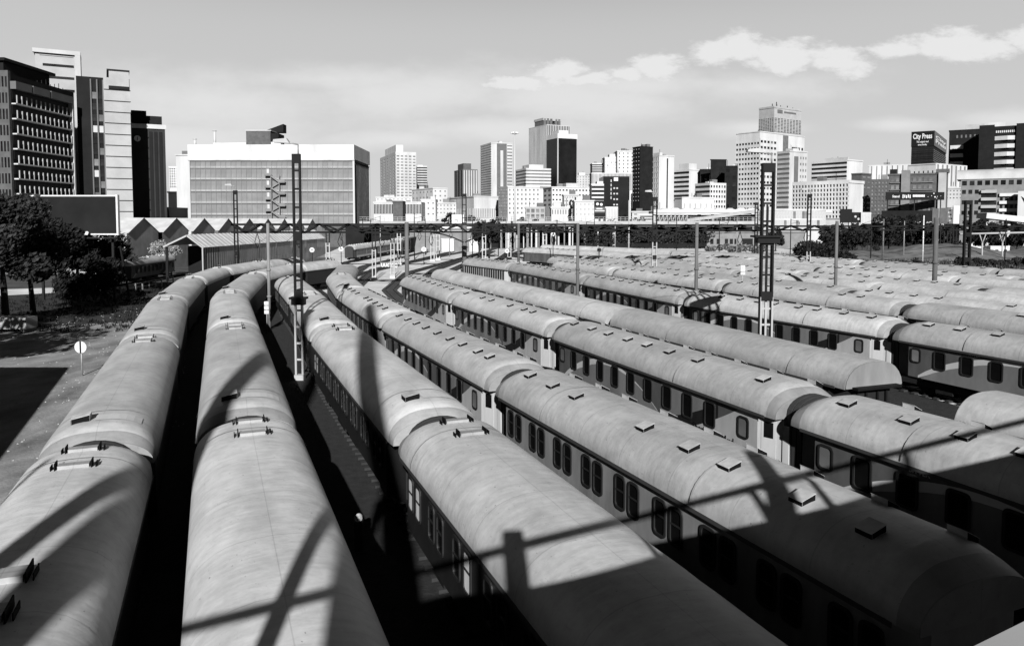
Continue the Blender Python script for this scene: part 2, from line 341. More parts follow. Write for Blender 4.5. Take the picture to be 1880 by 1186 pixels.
def under_mesh(L=LN):
    mb = MB(); h = L/2
    mb.box(-h+.3, h-.3, -1.2, 1.2, .93, .985)
    mb.box(-2.6, -.6, -1.15, -.5, .42, .92); mb.box(.5, 2.2, -1.15, -.45, .5, .92); mb.box(-1.8, 1.2, .5, 1.15, .45, .92)
    for s in (-1, 1):
        mb.box(s*h-.25, s*h+.25, -.2, .2, .85, 1.1)
        for y in (-.85, .85): mb.box(s*h-.22, s*h+.32, y-.16, y+.16, .88, 1.12)
    return mb.mesh('underframe', [M['iron']])
def bellows_mesh():
    mb = MB(); n = 12
    for i in range(3):
        x = -.24 + .24*i; poly = [(-.95,1.0),(.95,1.0),(.98,3.0)] + [(.98*math.cos(math.pi*k/n), 3.02+.62*math.sin(math.pi*k/n)) for k in range(1,n)] + [(-.98,3.0)]
        mb.endprism(poly, x-.1, x+.1, 0)
        q = [(y*.93, 1.05+(z-1.05)*.97) for y, z in poly]; mb.endprism(q, x+.1, x+.14, 0)
    return mb.mesh('gangway_bellows', [M['bellows']])
def band_poly(mb, top, bot, y, n=20):                 # flat livery shape between two curves z(x)
    (x0, x1, ft), fb = top, bot
    vs = []
    for i in range(n+1):
        x = x0 + (x1-x0)*i/n; vs += [(x, y, fb(x)), (x, y, max(ft(x), fb(x)+.001))]
    mb.add(vs, [(2*i, 2*i+2, 2*i+3, 2*i+1) for i in range(n)])
def livery_meshes():
    h = LN/2; y = -BW - .004; out = []
    top = lambda x: 1.02 + 1.72*math.sin(min(1, max(0, (x+h-1.6)/10.5))*math.pi)**.8      # arc
    low = lambda x: top(x) - .34*max(.12, 1-abs((x+h-4.2)/7.0))
    mb = MB(); band_poly(mb, (-h+1.7, -h+11.6, top), lambda x: max(1.0, low(x)), y); out.append(('stripe_arc', mb.mesh('stripe_arc', [M['stripe']])))
    mb = MB(); band_poly(mb, (-h+1.9, -h+12.2, lambda x: max(1.0, low(x))-.002), lambda x: .995, y, 24); out.append(('lower_panel', mb.mesh('lower_panel', [M['mid']])))
    mid = lambda x: 1.0 + 1.95*max(0, (x+h-10.0)/6.6)**1.7
    mb = MB(); band_poly(mb, (-h+12.22, h-3.3, lambda x: min(3.0, mid(x)+.0)), lambda x: min(3.0, max(.998, mid(x)-.55)), y); out.append(('dark_band', mb.mesh('dark_band', [M['maroon']])))
    mb = MB(); band_poly(mb, (-h+12.22, h-.97, lambda x: min(2.92, max(1.0, mid(x)-.552))), lambda x: .996, y, 26); out.append(('pale_end_panel', mb.mesh('pale_end_panel', [M['livery']])))
    mb = MB(); band_poly(mb, (-h+11.9, h-4.1, lambda x: 3.02), lambda x: min(3.015, max(1.0, mid(x)+.002)), y, 26); out.append(('upper_panel', mb.mesh('upper_panel', [M['mid']])))
    return out
def text_mesh(name, s, size, m, bold=0.0):
    cu = bpy.data.curves.new(name, 'FONT'); cu.body = s; cu.size = size; cu.extrude = .004; cu.offset = bold; cu.resolution_u = 2
    o = bpy.data.objects.new(name, cu); C.collection.objects.link(o)
    dg = bpy.context.evaluated_depsgraph_get(); me = bpy.data.meshes.new_from_object(o.evaluated_get(dg))
    bpy.data.objects.remove(o); me.name = name; me.materials.clear(); me.materials.append(m)
    me.transform(Matrix.Rotation(R(90), 4, 'X')); return me          # stands upright, reads from -y
def end_parts():
    mb = MB(); h = LN/2 - .12                                          # pale vestibule end with door and rails
    mb.box(h+.004, h+.05, -.42, .42, 1.0, 2.95)
    a = mb.mesh('end_door', [M['mid']])
    b = [MB().prism([(h+.01, -1.02), (h+.05, -1.02), (h+.05, -.62), (h+.01, -.62)], .98, 2.85).mesh('end_panel', [M['livery']]),
         MB().prism([(h+.055,-1.06),(h+.3,-1.0),(h+.3,-.96),(h+.055,-1.01)], .98, 2.6).mesh('end_flap', [M['livery']]),
         MB().prism([(h+.01, .62), (h+.05, .62), (h+.05, 1.02), (h+.01, 1.02)], .98, 2.85).mesh('end_panel', [M['livery']])]
    c = MB().tube((h+.1,-.52,1.1), (h+.1,-.52,2.3), .025, n=6).mesh('grab_rail', [M['iron']])
    mb = MB(); mb.box(-.28, .28, -.012, .012, 0, 1.75); mb.box(-.18, .18, -.02, -.012, 1.0, 1.55, 1)
    d = mb.mesh('side_door', [M['livery'], M['glass']])
    return a, b, c, d
ME = {}
ME['roof_d'] = roof_mesh(1, True, M['roof']); ME['roof_c'] = roof_mesh(2, True, M['canvas']); ME['roof_v'] = roof_mesh(3, False, M['roof'])
for k, (a, b) in {'swoosh': ('slate', 'livery'), 'day': ('maroon', 'maroon'), 'van': ('maroon', 'maroon'), 'weather': ('weather', 'weather'), 'white': ('livery', 'livery'), 'mid': ('mid', 'livery')}.items():
    ME['body_' + k] = body_mesh(M[a], M[b])
ME['win_s'] = window_mesh(.58, .88, 0, M['frame'], M['glass']); ME['win_d'] = window_mesh(.44, .84, .05, M['frame'], M['glass'])
ME['win_w'] = window_mesh(.40, 1.15, 0, M['frame'], M['glass']); ME['win_b'] = window_mesh(.44, .84, .05, M['frame'], M['blind']); ME['win_k'] = window_mesh(.5, .66, 0, M['frame'], M['greypane'])
ME['vent_l'] = vent_mesh(-1); ME['vent_r'] = vent_mesh(1, .42, .3, .09, .86); ME['hatch'] = hatch_mesh(); ME['vent_big'] = vent_mesh(-1, .5, .46, .15, .5)
ME['bogie'] = bogie_mesh(); ME['wheel'] = wheel_mesh(); ME['under'] = under_mesh(); ME['bellows'] = bellows_mesh()
LIV = livery_meshes(); END = end_parts()
TXT_NAME = text_mesh('lettering', 'Shosholoza Meyl', .40, M['black'], .006); TXT_SIT = text_mesh('lettering', 'SITTER', .22, M['stripe'], .004)
_g = MB(); _g.box(-LN/2+.5, LN/2-.5, -RW-.012, -RW+.0, ZE-.16, ZE-.06); _g.box(-LN/2+.5, LN/2-.5, RW-.0, RW+.012, ZE-.16, ZE-.06); ME['gutter'] = _g.mesh('gutter', [M['gutter']])
_s = MB()
for k in range(20):
    a0, a1 = -math.cos(math.pi*k/20), -math.cos(math.pi*(k+1)/20); z0, z1 = arch(a0)+.018, arch(a1)+.018
    _s.add([(-.03,a0*1.535,z0),(.03,a0*1.535,z0),(.03,a1*1.535,z1),(-.03,a1*1.535,z1)], [(0,1,2,3)], 0, True)
ME['seam'] = _s.mesh('roof_seam', [M['paleframe']])
_q = MB()
for k in range(6):
    y0, y1 = -.15 + .2*k, .05 + .2*k; _q.add([(-.32, y0, arch(y0/RW)+.014), (.32, y0, arch(y0/RW)+.014), (.32, y1, arch(y1/RW)+.014), (-.32, y1, arch(y1/RW)+.014)], [(0,1,2,3)], 0, True)
ME['patch'] = _q.mesh('roof_patch', [M['stripe']])
_p = MB(); n = 12
_pa = [(-RW*.97, ZE-.08)] + [(-RW*.985*math.cos(math.pi*k/n), arch(-math.cos(math.pi*k/n))-.03) for k in range(n+1)] + [(RW*.97, ZE-.08)]
_p.endprism([(y, z) for y, z in _pa], LN/2+.001, LN/2+.05); ME['tympanum'] = _p.mesh('end_arch', [M['mid']])
_p = MB(); _p.box(LN/2-.1, LN/2+.35, -1.15, 1.15, ZE-.12, ZE-.02)
for y in (-.75, -.3, .3, .75): _p.box(LN/2-.1, LN/2-.02, y-.04, y+.04, 1, ZE-.12)
ME['end_frame'] = _p.mesh('end_frame', [M['black']])

def coach(p, q, kind, detail, label, group, gap=.34, near_open=False, far_open=False):
    """p = far joint, q = near joint (world x, y on the ground); local +x looks to the near end"""
    p, q = Vector((p[0], p[1])), Vector((q[0], q[1])); d = q - p; c = (p + q) / 2
    t = thing('passenger_coach' if kind != 'van' else 'baggage_van', label, 'train coach', (c.x, c.y, .12), math.atan2(d.y, d.x), group)
    t.scale = ((d.length - 2*gap) / LN, 1, 1)
    rr = random.Random(int(c.x*97 + c.y*31)); h = LN/2
    put('body', ME['body_' + {'swoosh':'swoosh','day':'day','van':'van','weather':'weather','white':'white','mid':'mid'}[kind]], t)
    rf = put('roof', ME[{'day':'roof_c','van':'roof_v'}.get(kind, 'roof_d')], t)
    put('underframe', ME['under'], t)
    for s in (-1, 1):
        b = put('bogie', ME['bogie'], t, (s*6.6, 0, 0))
        if detail >= 2:
            for wx in (-1.2, 1.2):
                for wy in (-.75, .75): put('wheel', ME['wheel'], b, (wx, wy, .44))
    if not far_open: put('gangway_bellows', ME['bellows'], t, (-h - gap*1.0, 0, 0))
    if detail >= 1: put('gutter', ME['gutter'], t)
    def win(me, x, z, right=False):
        put('window', me, t, (x, BW + .001 if right else -BW - .006, z), math.pi if right else 0)
    if kind in ('swoosh', 'mid', 'weather', 'white'):
        n = 9
        for k in range(n):
            x = -h + 1.75 + (LN - 3.5) * k / (n-1) + rr.uniform(-.3, .3)
            if rr.random() < (.93 if detail else .8): put('roof_vent', ME['vent_l'], t, (x, 0, 0))
            if detail: put('roof_vent', ME['vent_r'], t, (x + .9 + rr.uniform(-.2, .2), 0, 0))
        for x in (-5.2, 3.4): put('roof_seam', ME['seam'], t, (x, 0, 0))
    if kind == 'day':
        put('roof_hatch', ME['hatch'], t, (-h+1.15, 0, 0)); put('roof_hatch', ME['hatch'], t, (-h+2.5, 0, 0)); put('roof_vent', ME['vent_big'], t, (h-1.5, 0, 0))
        for x in (-h+1.9, h-2.4): put('roof_seam', ME['seam'], t, (x, 0, 0))
        put('roof_patch', ME['patch'], t, (h-1.55, 0, 0))
    if kind == 'van':
        for x in (-3.1, h-3.2): put('roof_seam', ME['seam'], t, (x, 0, 0))
        if near_open: put('end_arch', ME['tympanum'], t); put('end_frame', ME['end_frame'], t)
    if detail >= 1:
        if kind in ('swoosh', 'mid'):
            if kind == 'swoosh':
                for nm, me in LIV: put(nm, me, t)
            win(ME['win_k'], -h+1.55, 2.2)
            for k in range(9): win(ME['win_s'], -h + 3.0 + k*1.56, 2.13)
            win(ME['win_k'], h-1.75, 2.15)
            put('end_door', END[0], t); [put('end_flap' if i == 1 else 'end_panel', e_, t) for i, e_ in enumerate(END[1])]; put('grab_rail', END[2], t)
            dr = put('side_door', END[3], t, (h-.6, -1.215, 1.05)); dr.rotation_euler = (0, 0, math.atan2(.38, .95))
            if detail >= 2:
                tx = put('lettering', TXT_NAME, t, (h-5.0, -BW-.01, 1.30)); ts = put('lettering', TXT_SIT, t, (-h+4.6, -BW-.01, 2.69))
        elif kind == 'weather':
            for k in range(9):
                x = -h + 1.6 + k*2.0
                win(ME['win_d'], x, 2.12); win(ME['win_d'], x+.72, 2.12)
        elif kind == 'white':
            for k in range(18): win(ME['win_w'], -h + 1.7 + k*.93 + (.3 if k > 8 else 0), 2.1)
            [put('end_flap' if i == 1 else 'end_panel', e_, t) for i, e_ in enumerate(END[1])]; put('end_door', END[0], t)
        elif kind == 'day':
            for k in range(8):
                x = -h + 1.5 + k*2.15
                for dx in (0, .8): win(ME['win_b'] if (k == 0 or rr.random() < .02) else ME['win_d'], x+dx, 2.1)
            put('end_door', END[0], t); put('grab_rail', END[2], t)
        elif kind == 'van':
            for k in range(3): win(ME['win_d'], -h + 3 + k*5.2, 2.3)
    if detail >= 2:
        for k in range(8): win(ME['win_d'], -h + 2.2 + k*2.1, 2.12, True)
    return t
def px(*pts): return [at(x, y, ZR + .12)[:2] for x, y in pts]
TR = {}
TR['A'] = [(-3.9, 1.3)] + px((170, 797), (271, 612), (306, 543), (350, 507), (402, 490), (478, 479), (548, 472))
TR['B'] = [(-.7, 4.3)] + px((455, 752), (430, 590), (421, 532), (466, 499), (540, 484), (615, 476.5))
TR['C'] = [(5.0, 4.4)] + px((812, 752), (618, 592), (565, 535), (530, 506))
TR['D'] = [(8.05, 12.2)] + px((965, 668), (739, 571), (650, 526), (624, 501), (637, 485))
TR['E'] = [(17.9, 7.6)] + px((1500, 712), (1050, 585), (857, 533), (756, 504))
TR['F'] = px((1617, 665.5), (1153, 565), (930, 517.5), (812, 493.5))
f0 = at(1795, 714, ZR + .12); TR['F near'] = [(f0.x + .362*20.6, f0.y - .932*20.6), (f0.x, f0.y)]
g0 = at(1664, 586, ZR + .12); TR['G'] = [(g0.x + .375*20, g0.y - .927*20)] + px((1664, 586), (1278, 535), (1091, 504), (950, 482), (862, 473))
def straight(s, ts): return [(.933*s - .36*t, .36*s + .933*t) for t in ts]
TR['H'] = straight(45.9, (19.5, 39.9, 60.3, 82, 100)); TR['I'] = straight(50.4, (8.5, 29, 49.6, 71, 92, 112))
TR['J'] = straight(57.2, (12, 32, 52.6, 73, 93.5, 114)); TR['K'] = straight(62.8, (6.5, 27, 47.2, 68.6, 89, 110))
TR['L'] = straight(71.4, (14.5, 35, 56, 76, 97)) + [(23, 130), (14, 147.5), (3, 163.5)]
TR['M'] = straight(76.5, (12.5, 33, 53.4, 74, 94.5, 115)); TR['N'] = straight(87, (22.5, 43, 63.3, 84, 104.5)) + [(31.5, 147), (20.5, 164), (7.5, 180)]
TR['platform'] = [(-37.6, 176), (-36.4, 197), (-35, 218), (-33.3, 239)]
TR['siding'] = [(-57.6, 111), (-58.6, 130)]
PH = {'A': 'first row from the left', 'B': 'second row from the left', 'C': 'third row', 'D': 'fourth row', 'E': 'fifth row', 'F': 'sixth row', 'G': 'seventh row', 'H': 'eighth row', 'I': 'ninth row', 'J': 'tenth row', 'K': 'eleventh row', 'L': 'twelfth row', 'M': 'thirteenth row', 'N': 'farthest row'}
ORD = ['nearest', 'second', 'third', 'fourth', 'fifth', 'sixth', 'seventh', 'eighth']
KIND = {'A': ['day']*7, 'B': ['day']*6, 'C': ['day']*4, 'D': ['weather', 'swoosh', 'weather', 'day', 'van'], 'E': ['swoosh']*4, 'F': ['van']*3,
        'G': ['swoosh']*4 + ['white'], 'J': ['van', 'van', 'swoosh', 'swoosh', 'swoosh'], 'L': ['swoosh', 'van', 'swoosh', 'van', 'swoosh', 'van', 'swoosh'], 'N': ['swoosh', 'van', 'swoosh', 'swoosh', 'van', 'van', 'van']}
LOOK = {'day': 'smooth roofed dark coach', 'weather': 'vented coach with grey paired-window wall', 'swoosh': 'vented coach with pale swoosh', 'van': 'smooth roofed dark van', 'white': 'white coach with narrow windows'}
for row in 'ABCDEFGHIJKLMN':
    pts = TR[row]; kinds = KIND.get(row, ['swoosh']*8)
    for i in range(len(pts) - 1):
        det = 2 if (row in 'CDE' and i < 2) or (row == 'G' and i < 2) else (1 if row in 'ABCDEFG' else 0)
        k = kinds[min(i, len(kinds)-1)]; nm = ORD[i] if i < len(pts) - 2 or i == 0 else 'far end'
        look = LOOK[k] if row in 'ABCDEFG' else LOOK[k].replace(' with pale swoosh', ' showing only its roof')
        nb = 'nearest' if i == 0 else (nm + ' coach from near end' if nm != 'far end' else 'last at far end')
        cc = coach(pts[i+1], pts[i], k, det, f'{look}, {PH[row]}, {nb}', 'coaches parked in rows in the yard', near_open=(row == 'F' and i == 0), far_open=(i == len(pts) - 2), gap=.34)
        if row == 'A' and i == 0:
            for hx in (-LN/2 + 8.4, -LN/2 + 9.7): put('roof_hatch', ME['hatch'], cc, (hx, -.1, .03)).scale = (1.6, 1.0, 1)
coach(TR['F near'][1], TR['F near'][0], 'van', 1, 'smooth rounded grey roof of the van at the right edge, behind a ballast gap', 'coaches parked in rows in the yard', far_open=True)
for i in range(3):
    coach(TR['platform'][i], TR['platform'][i+1], 'white', 1, ['pale coach with slit windows nearest below the big office block', 'pale slit windowed coach in the middle behind white lattice masts', 'pale slit windowed coach farthest along the platform'][i], 'pale coaches by the platform', near_open=True)
coach(TR['siding'][0], TR['siding'][1], 'swoosh', 1, 'swoosh painted coach half hidden by dark trees at left', 'coaches parked in rows in the yard', far_open=True)
# tracks under and beyond the rows
def track(name, pts):
    rails = MB(); P = [Vector((x, y)) for x, y in pts]
    for i in range(len(P) - 1):
        d = (P[i+1] - P[i]).normalized(); nrm = Vector((-d.y, d.x))
        for s in (-1, 1):
            a, b = P[i] + nrm*s*.53, P[i+1] + nrm*s*.53
            rails.bar((a.x, a.y, .20), (b.x, b.y, .20), .07, .14)
        k = int((P[i+1] - P[i]).length / .7)
        for j in range(k):
            c = P[i] + d*(j + .5)*.7; a, b = c - nrm*1.05, c + nrm*1.05
            rails.bar((a.x, a.y, .085), (b.x, b.y, .085), .24, .10, 1)
    return tag(rails.build(name, [M['rail'], M['sleeper']]), kind='structure')
EXT = {'A': [(-38, 175), (-33, 240)], 'B': [(-31, 160), (-26, 240)], 'C': [(-29, 108), (-27, 140), (-18, 240)], 'D': [(-27, 150), (-14, 240)], 'E': [(-17, 105), (-19, 140), (-12, 200), (-6, 260)],
       'F': [(-14, 110), (-15, 150), (-8, 240)], 'G': [(-12, 140), (-6, 240)], 'H': [(0, 125), (-4, 170), (0, 250)], 'L': [(-4, 185), (4, 250)], 'N': [(0, 205), (8, 260)]}
for r in 'ABCDEFGHIJKLMN':
    track('railway_track', list(TR[r]) + EXT.get(r, []))
track('railway_track', TR['platform']); track('railway_track', TR['siding'] + [(-58, 160)]); track('railway_track', TR['F near'] + [TR['F'][0]])
# ------------------------------------------------------------------ yard surfaces
gp = lambda x, y: tuple(at(x, y, 0)[:2])
sheet('ballast_bed', [(-9, -6), (60, -30), (75, 20), (30, 70), (-2, 95), (-30, 120), (-44, 120), (-44, 100), (-30, 60), (-14, 20), (-6, 4)], .016, M['ballast'])  # ballast coloured near black, to deepen the shade between the trains
sheet('pale_yard_ground', [(-34, 126), (-20.5, 90), (-13.4, 70), (-10.5, 61), (-6, 61), (-8.5, 70), (-12, 83), (-6, 98), (6, 104), (40, 140), (60, 120), (90, 150), (40, 262), (-60, 262), (-44, 150)], .020, M['dirt'])
sheet('gravel_apron', [(28, 268), (44, 206), (100, 196), (92, 268)], .026, M['dirt'])
sheet('gravel_strip', [(28, 22), (31.5, 22), (23, 52), (20, 52)], .02, M['dirt'])
sheet('yard_road', [(-12.5, 10), (-9, 24), (-20, 48), (-34, 86), (-46, 118), (-56, 116), (-44, 88), (-48, 66), (-60, 56), (-60, 10)], .012, M['asphalt'])
t = thing('shadow_block', 'low unseen block added outside the left edge to shade the road', 'shed', (1.3, 0, 0))  # unseen block, added to cast the straight-edged shadow on the road
MB().prism([(-20.5, 16), (-29.8, 37), (-60, 37), (-60, 16)], 0, 5.6).build('wall', M['brick'], t); MB().prism([(-20.2, 15.7), (-29.6, 37.3), (-60.3, 37.3), (-60.3, 15.7)], 5.602, 5.9).build('roof', M['greywall'], t)
sheet('painted_verge_shade', [(-110, 62), (-60, 57), (-46, 66), (-36, 74), (-37, 90), (-47, 121), (-58, 118), (-62, 104), (-110, 88)], .014, M['vergeshade'])  # dark sheet, the shade under the trees painted into the ground colour
sheet('side_road', [(-100, 84), (-66, 98), (-54, 108), (-55, 114), (-70, 108), (-100, 96)], .018, M['dirt'])
# ------------------------------------------------------------------ masts and poles
def lattice(mb, x, y, z0, z1, w, dz, m=0, th=.09, dep=None):
    dep = dep or w*.6
    for s in (-1, 1): mb.box(x+s*w/2-th/2, x+s*w/2+th/2, y-dep/2, y+dep/2, z0, z1, m)
    z = z0 + .2
    while z < z1 - .1: mb.box(x-w/2+th/2, x+w/2-th/2, y-.03, y+.03, z, z+.12, m); z += dz
def ground_at(pxx, depth): p = atY(pxx, 600, depth); return p.x, depth
def ztop(pxx, py, depth): return atY(pxx, py, depth).z
def lamp_mast(pxx, depth, top, wpx, white_to, label, arm=-1, three=False, plat=None, cat='lamp mast'):
    x, y = ground_at(pxx, depth); zt = ztop(pxx, top, depth); w = wpx/FPX*depth; t = thing('lattice_mast', label, cat, (x, y, 0))
    zw = ztop(pxx, white_to, depth) if white_to else 0
    th = max(.09, w*(.15 if three else .27))
    mb = MB(); lattice(mb, 0, 0, zw, zt, w, 1.1, 0, th)
    if three: mb.box(-.06, .06, -.06, .06, zw, zt*.8)
    for z in (zt*.62, zt*.36): mb.box(-w/2-.02, w/2+.02, -w*.34, w*.34, z, z+.55)
    mb.box(-w/2-.03, w/2+.03, -w*.34, w*.34, zt-.55, zt)
    mb.build('upper_mast', M['black'], t)
    if white_to:
        mb = MB(); lattice(mb, 0, 0, .0, zw, w*1.03, 1.0, 0, th*1.05)
        if three: mb.box(-.06, .06, -.06, .06, 0, zw)
        mb.box(-w*.7, w*.7, -w*.6, w*.6, 0, .35); mb.build('painted_base', M['pale'], t)
    if arm:
        mb = MB(); mb.tube((w*.3, 0, zt), (w*.3, 0, zt+.55), .05, n=6).tube((w*.3, 0, zt+.55), (arm*.75, 0, zt+.72), .045, n=6); mb.build('lamp_arm', M['metal'], t)
        mb = MB(); a = arm
        mb.sideprism([(a*.35, zt+.62), (a*1.35, zt+.68), (a*1.3, zt+.85), (a*.55, zt+.92)][::-1 if a < 0 else 1], -.2, .2)
        mb.build('lamp_head', M['paleframe'], t)
    if plat:
        zp = ztop(pxx, plat, depth); mb = MB(); mb.box(-w*1.3, w*1.3, -w*.8, w*.8, zp, zp+.12); mb.box(-w*1.0, w*1.0, -w*.6, w*.6, zp-.35, zp); mb.build('work_platform', M['black'], t)
    return t
lamp_mast(549, 46, 283, 12, 556, 'tall black two-legged lattice lamp mast with white base between near rows', plat=549)
lamp_mast(1405, 47, 300, 20, 545, 'tall black triple-legged lattice lamp mast with white base among right rows', three=True, plat=436)
lamp_mast(437, 104, 350, 6, 0, 'slim black lattice lamp mast in front of the tin shed', arm=-1)
lamp_mast(853, 130, 356, 7, 0, 'black lattice lamp mast on thick column near the white garage doors', arm=0)
lamp_mast(1200, 100, 362, 7, 445, 'dark lattice lamp mast with white lower legs before the white road bridge end', arm=-1)
lamp_mast(1481, 118, 357, 6, 462, 'lattice lamp mast with white foot in front of the ribbed white office block', arm=-1)
lamp_mast(1770, 98, 368, 10, 0, 'stout black lattice mast at right before the billboards', arm=0)
lamp_mast(1385, 150, 372, 5, 0, 'thin dark lattice mast left of the triple-legged mast', arm=0)
def pole(pxx, depth, top, wpx, label, m='postgrey', white=0, bands=()):
    x, y = ground_at(pxx, depth); zt = ztop(pxx, top, depth); r = wpx/2/FPX*depth; t = thing('catenary_pole', label, 'pole', (x, y, 0), 0, 'round overhead line poles')
    MB().tube((0,0,white), (0,0,zt), r, r*.92, 12).tube((0,0,zt*.55), (0,0,zt*.55+.18), r*1.3, r*1.3, 12).tube((0,0,zt*.3), (0,0,zt*.3+.15), r*1.35, r*1.35, 12).build('shaft', M[m], t)
    if white: MB().tube((0,0,0), (0,0,white), r*1.1, r*1.1, 12).build('painted_foot', M['whitepaint'], t)
    return t
pole(495, 68, 410, 6, 'pale round overhead line pole between first and second rows', 'concrete')
pole(748, 88, 408, 8, 'dark round overhead line pole rising from far end of fourth row', 'greywall')
pole(1060, 69, 410, 6, 'grey round overhead line pole behind the plain vans', 'greywall')
pole(1277, 69, 409, 6.5, 'grey round overhead line pole behind the seventh row', 'greywall')
pole(1532, 71, 406, 6, 'dark round overhead line pole in the middle of the right hand rows', 'greywall')
pole(1713, 75, 400, 9, 'brown grey round pole beneath the twin billboards at right', 'brick')
pole(853.5, 129, 410, 9, 'thick dark column carrying the lamp mast near garage doors', 'greywall')
pole(1153, 180, 368, 3, 'thin pale street pole before the black office block', 'pale')
pole(1617, 150, 402, 3, 'thin grey pole in front of black billboard with pale picture', 'postgrey')
pole(1690, 160, 396, 2.2, 'thin white pole standing in the scrub field', 'whitepaint')
pole(952, 105, 410, 5, 'slim white footed pole between vans and white coach', 'greywall', 3.2)
def twin(pxx, depth, top, split, label, wpx=6):
    x, y = ground_at(pxx, depth); zt = ztop(pxx, top, depth); zs = ztop(pxx, split, depth); w = wpx/FPX*depth
    t = thing('catenary_mast', label, 'mast', (x, y, 0), 0, 'white footed lattice overhead masts')
    mb = MB(); lattice(mb, 0, 0, zs, zt, w, 1.2, 0, w*.24); mb.build('upper_mast', M['iron'], t)
    mb = MB(); lattice(mb, 0, 0, .3, zs, w, 1.4, 0, w*.24); mb.box(-w*.8, w*.8, -.5, .5, 0, .45); mb.build('painted_base', M['offwhite'], t)
for a in [(688, 124, 418, 458, 'white twin-legged mast left of the graffiti wall'), (722, 128, 420, 446, 'white twin-legged mast right of the graffiti wall'), (734, 165, 424, 426, 'white twin-legged mast farther behind the dark pole'),
          (795, 180, 420, 430, 'white twin-legged mast left of first garage door'), (805, 186, 420, 430, 'white twin-legged mast close beside first garage door'), (604, 150, 428, 446, 'twin-legged mast beside the dark signal by the shed'),
          (889, 165, 404, 430, 'pale twin-legged mast among dark yard trees'), (935, 190, 424, 428, 'white twin-legged mast in front of bridge columns'), (1000, 190, 424, 430, 'white twin-legged mast beneath the road bridge')]:
    twin(*a)
# catenary portals: trusses on the masts
def gantry(px0, px1, depth, ytop, ybot, label, arms=(), dx=1.9):
    x0, x1 = ground_at(px0, depth)[0], ground_at(px1, depth)[0]; zt, zb = ztop(900, ytop, depth), ztop(900, ybot, depth)
    t = thing('catenary_gantry', label, 'gantry', (x0, depth, 0), 0, 'overhead line trusses across the yard')
    W_ = x1 - x0; mb = MB()
    for yy in (-.35, .35):
        mb.box(0, W_, yy-.12, yy+.12, zt-.28, zt); mb.box(0, W_, yy-.12, yy+.12, zb, zb+.26)
    mb.build('truss_chords', M['black'], t)
    n = max(2, int(W_/dx)); mb = MB()
    for k in range(n):
        a, b = W_*k/n, W_*(k+1)/n
        for yy in (-.35, .35): mb.bar((a, yy, zb+.06 if k % 2 else zt-.07), (b, yy, zt-.07 if k % 2 else zb+.06), .24)
    mb.build('truss_lattice', M['black'], t)
    for c in arms:
        xc = ground_at(c, depth)[0] - x0
        for s in (-1, 1):
            if 0 <= xc + s*3 <= W_ + .1 or True:
                b = MB(); pr = None
                for k in range(9):
                    f = k/8; q = (xc + s*(.1 + 5.2*f), 0, zb - 1.55*(1-f)**1.7 + .03)
                    if pr: b.bar(pr, q, .2)
                    pr = q
                b.build('knee_brace', M['black'], t)
    # insulator droppers
    for k in range(4):
        xx = W_*(k+.6)/4.2; b = MB(); b.tube((xx, 0, zb), (xx-.35, 0, zb-1.2), .05, n=6).tube((xx, 0, zb), (xx+.35, 0, zb-1.2), .05, n=6).tube((xx-.35,0,zb-1.2),(xx,0,zb-2.0),.05,n=6).tube((xx+.35,0,zb-1.2),(xx,0,zb-2.0),.05,n=6); b.build('insulator_hanger', M['iron'], t)
    return t
gantry(430, 748, 104, 410.5, 428.5, 'long black truss from tin shed mast to the dark round pole')
gantry(748, 1060, 120, 410.5, 427.5, 'black arched truss across the white garage doors', arms=(853,))
gantry(1060, 1405, 112, 412, 425.5, 'long black truss right of centre before the low brick building', arms=(1200,))
gantry(1405, 1900, 128, 414, 424, 'thin black truss before the scrub field at right')
gantry(600, 800, 152, 413, 423, 'thin black truss over the pale coaches', dx=2.4)
gantry(800, 1000, 172, 414, 422.5, 'thin black truss before the viaduct columns', dx=2.4)
gantry(930, 1160, 200, 415, 423, 'farthest thin black truss under the viaduct railing', dx=2.6)
rr = random.Random(44)
for i, (pxx, dep, top, ybr) in enumerate([(700, 172, 396, 0), (762, 190, 392, 0), (782, 215, 402, 0), (826, 205, 398, 0), (868, 190, 404, 0), (915, 205, 400, 0), (970, 215, 398, 0), (1022, 190, 404, 0), (1090, 205, 402, 0), (1128, 180, 406, 0), (1240, 190, 400, 0), (1318, 205, 404, 0), (1350, 180, 398, 0), (1448, 190, 402, 0), (1595, 175, 404, 0), (1655, 180, 406, 0), (1840, 160, 402, 0), (668, 205, 400, 0)]):
    x, y = ground_at(pxx, dep); zt = ztop(pxx, top, dep)
    t = thing('thin_mast', 'thin dark overhead line mast, one of many crowding the yard throat before the viaduct', 'mast', (x, y, 0), 0, 'thin masts in the yard throat')
    MB().tube((0,0,0), (0,0,zt), .13, .10, 7).build('shaft', M['iron' if i % 3 else 'metal'], t); s_ = 1 if i % 2 else -1
    MB().bar((0,0,zt-1.2), (s_*2.2,0,zt-.8), .09).bar((0,0,zt-.2), (s_*2.0,0,zt-.85), .06).tube((s_*2.1,0,zt-.85), (s_*2.1,0,zt-1.5), .08, n=6).build('bracket', M['iron'], t)
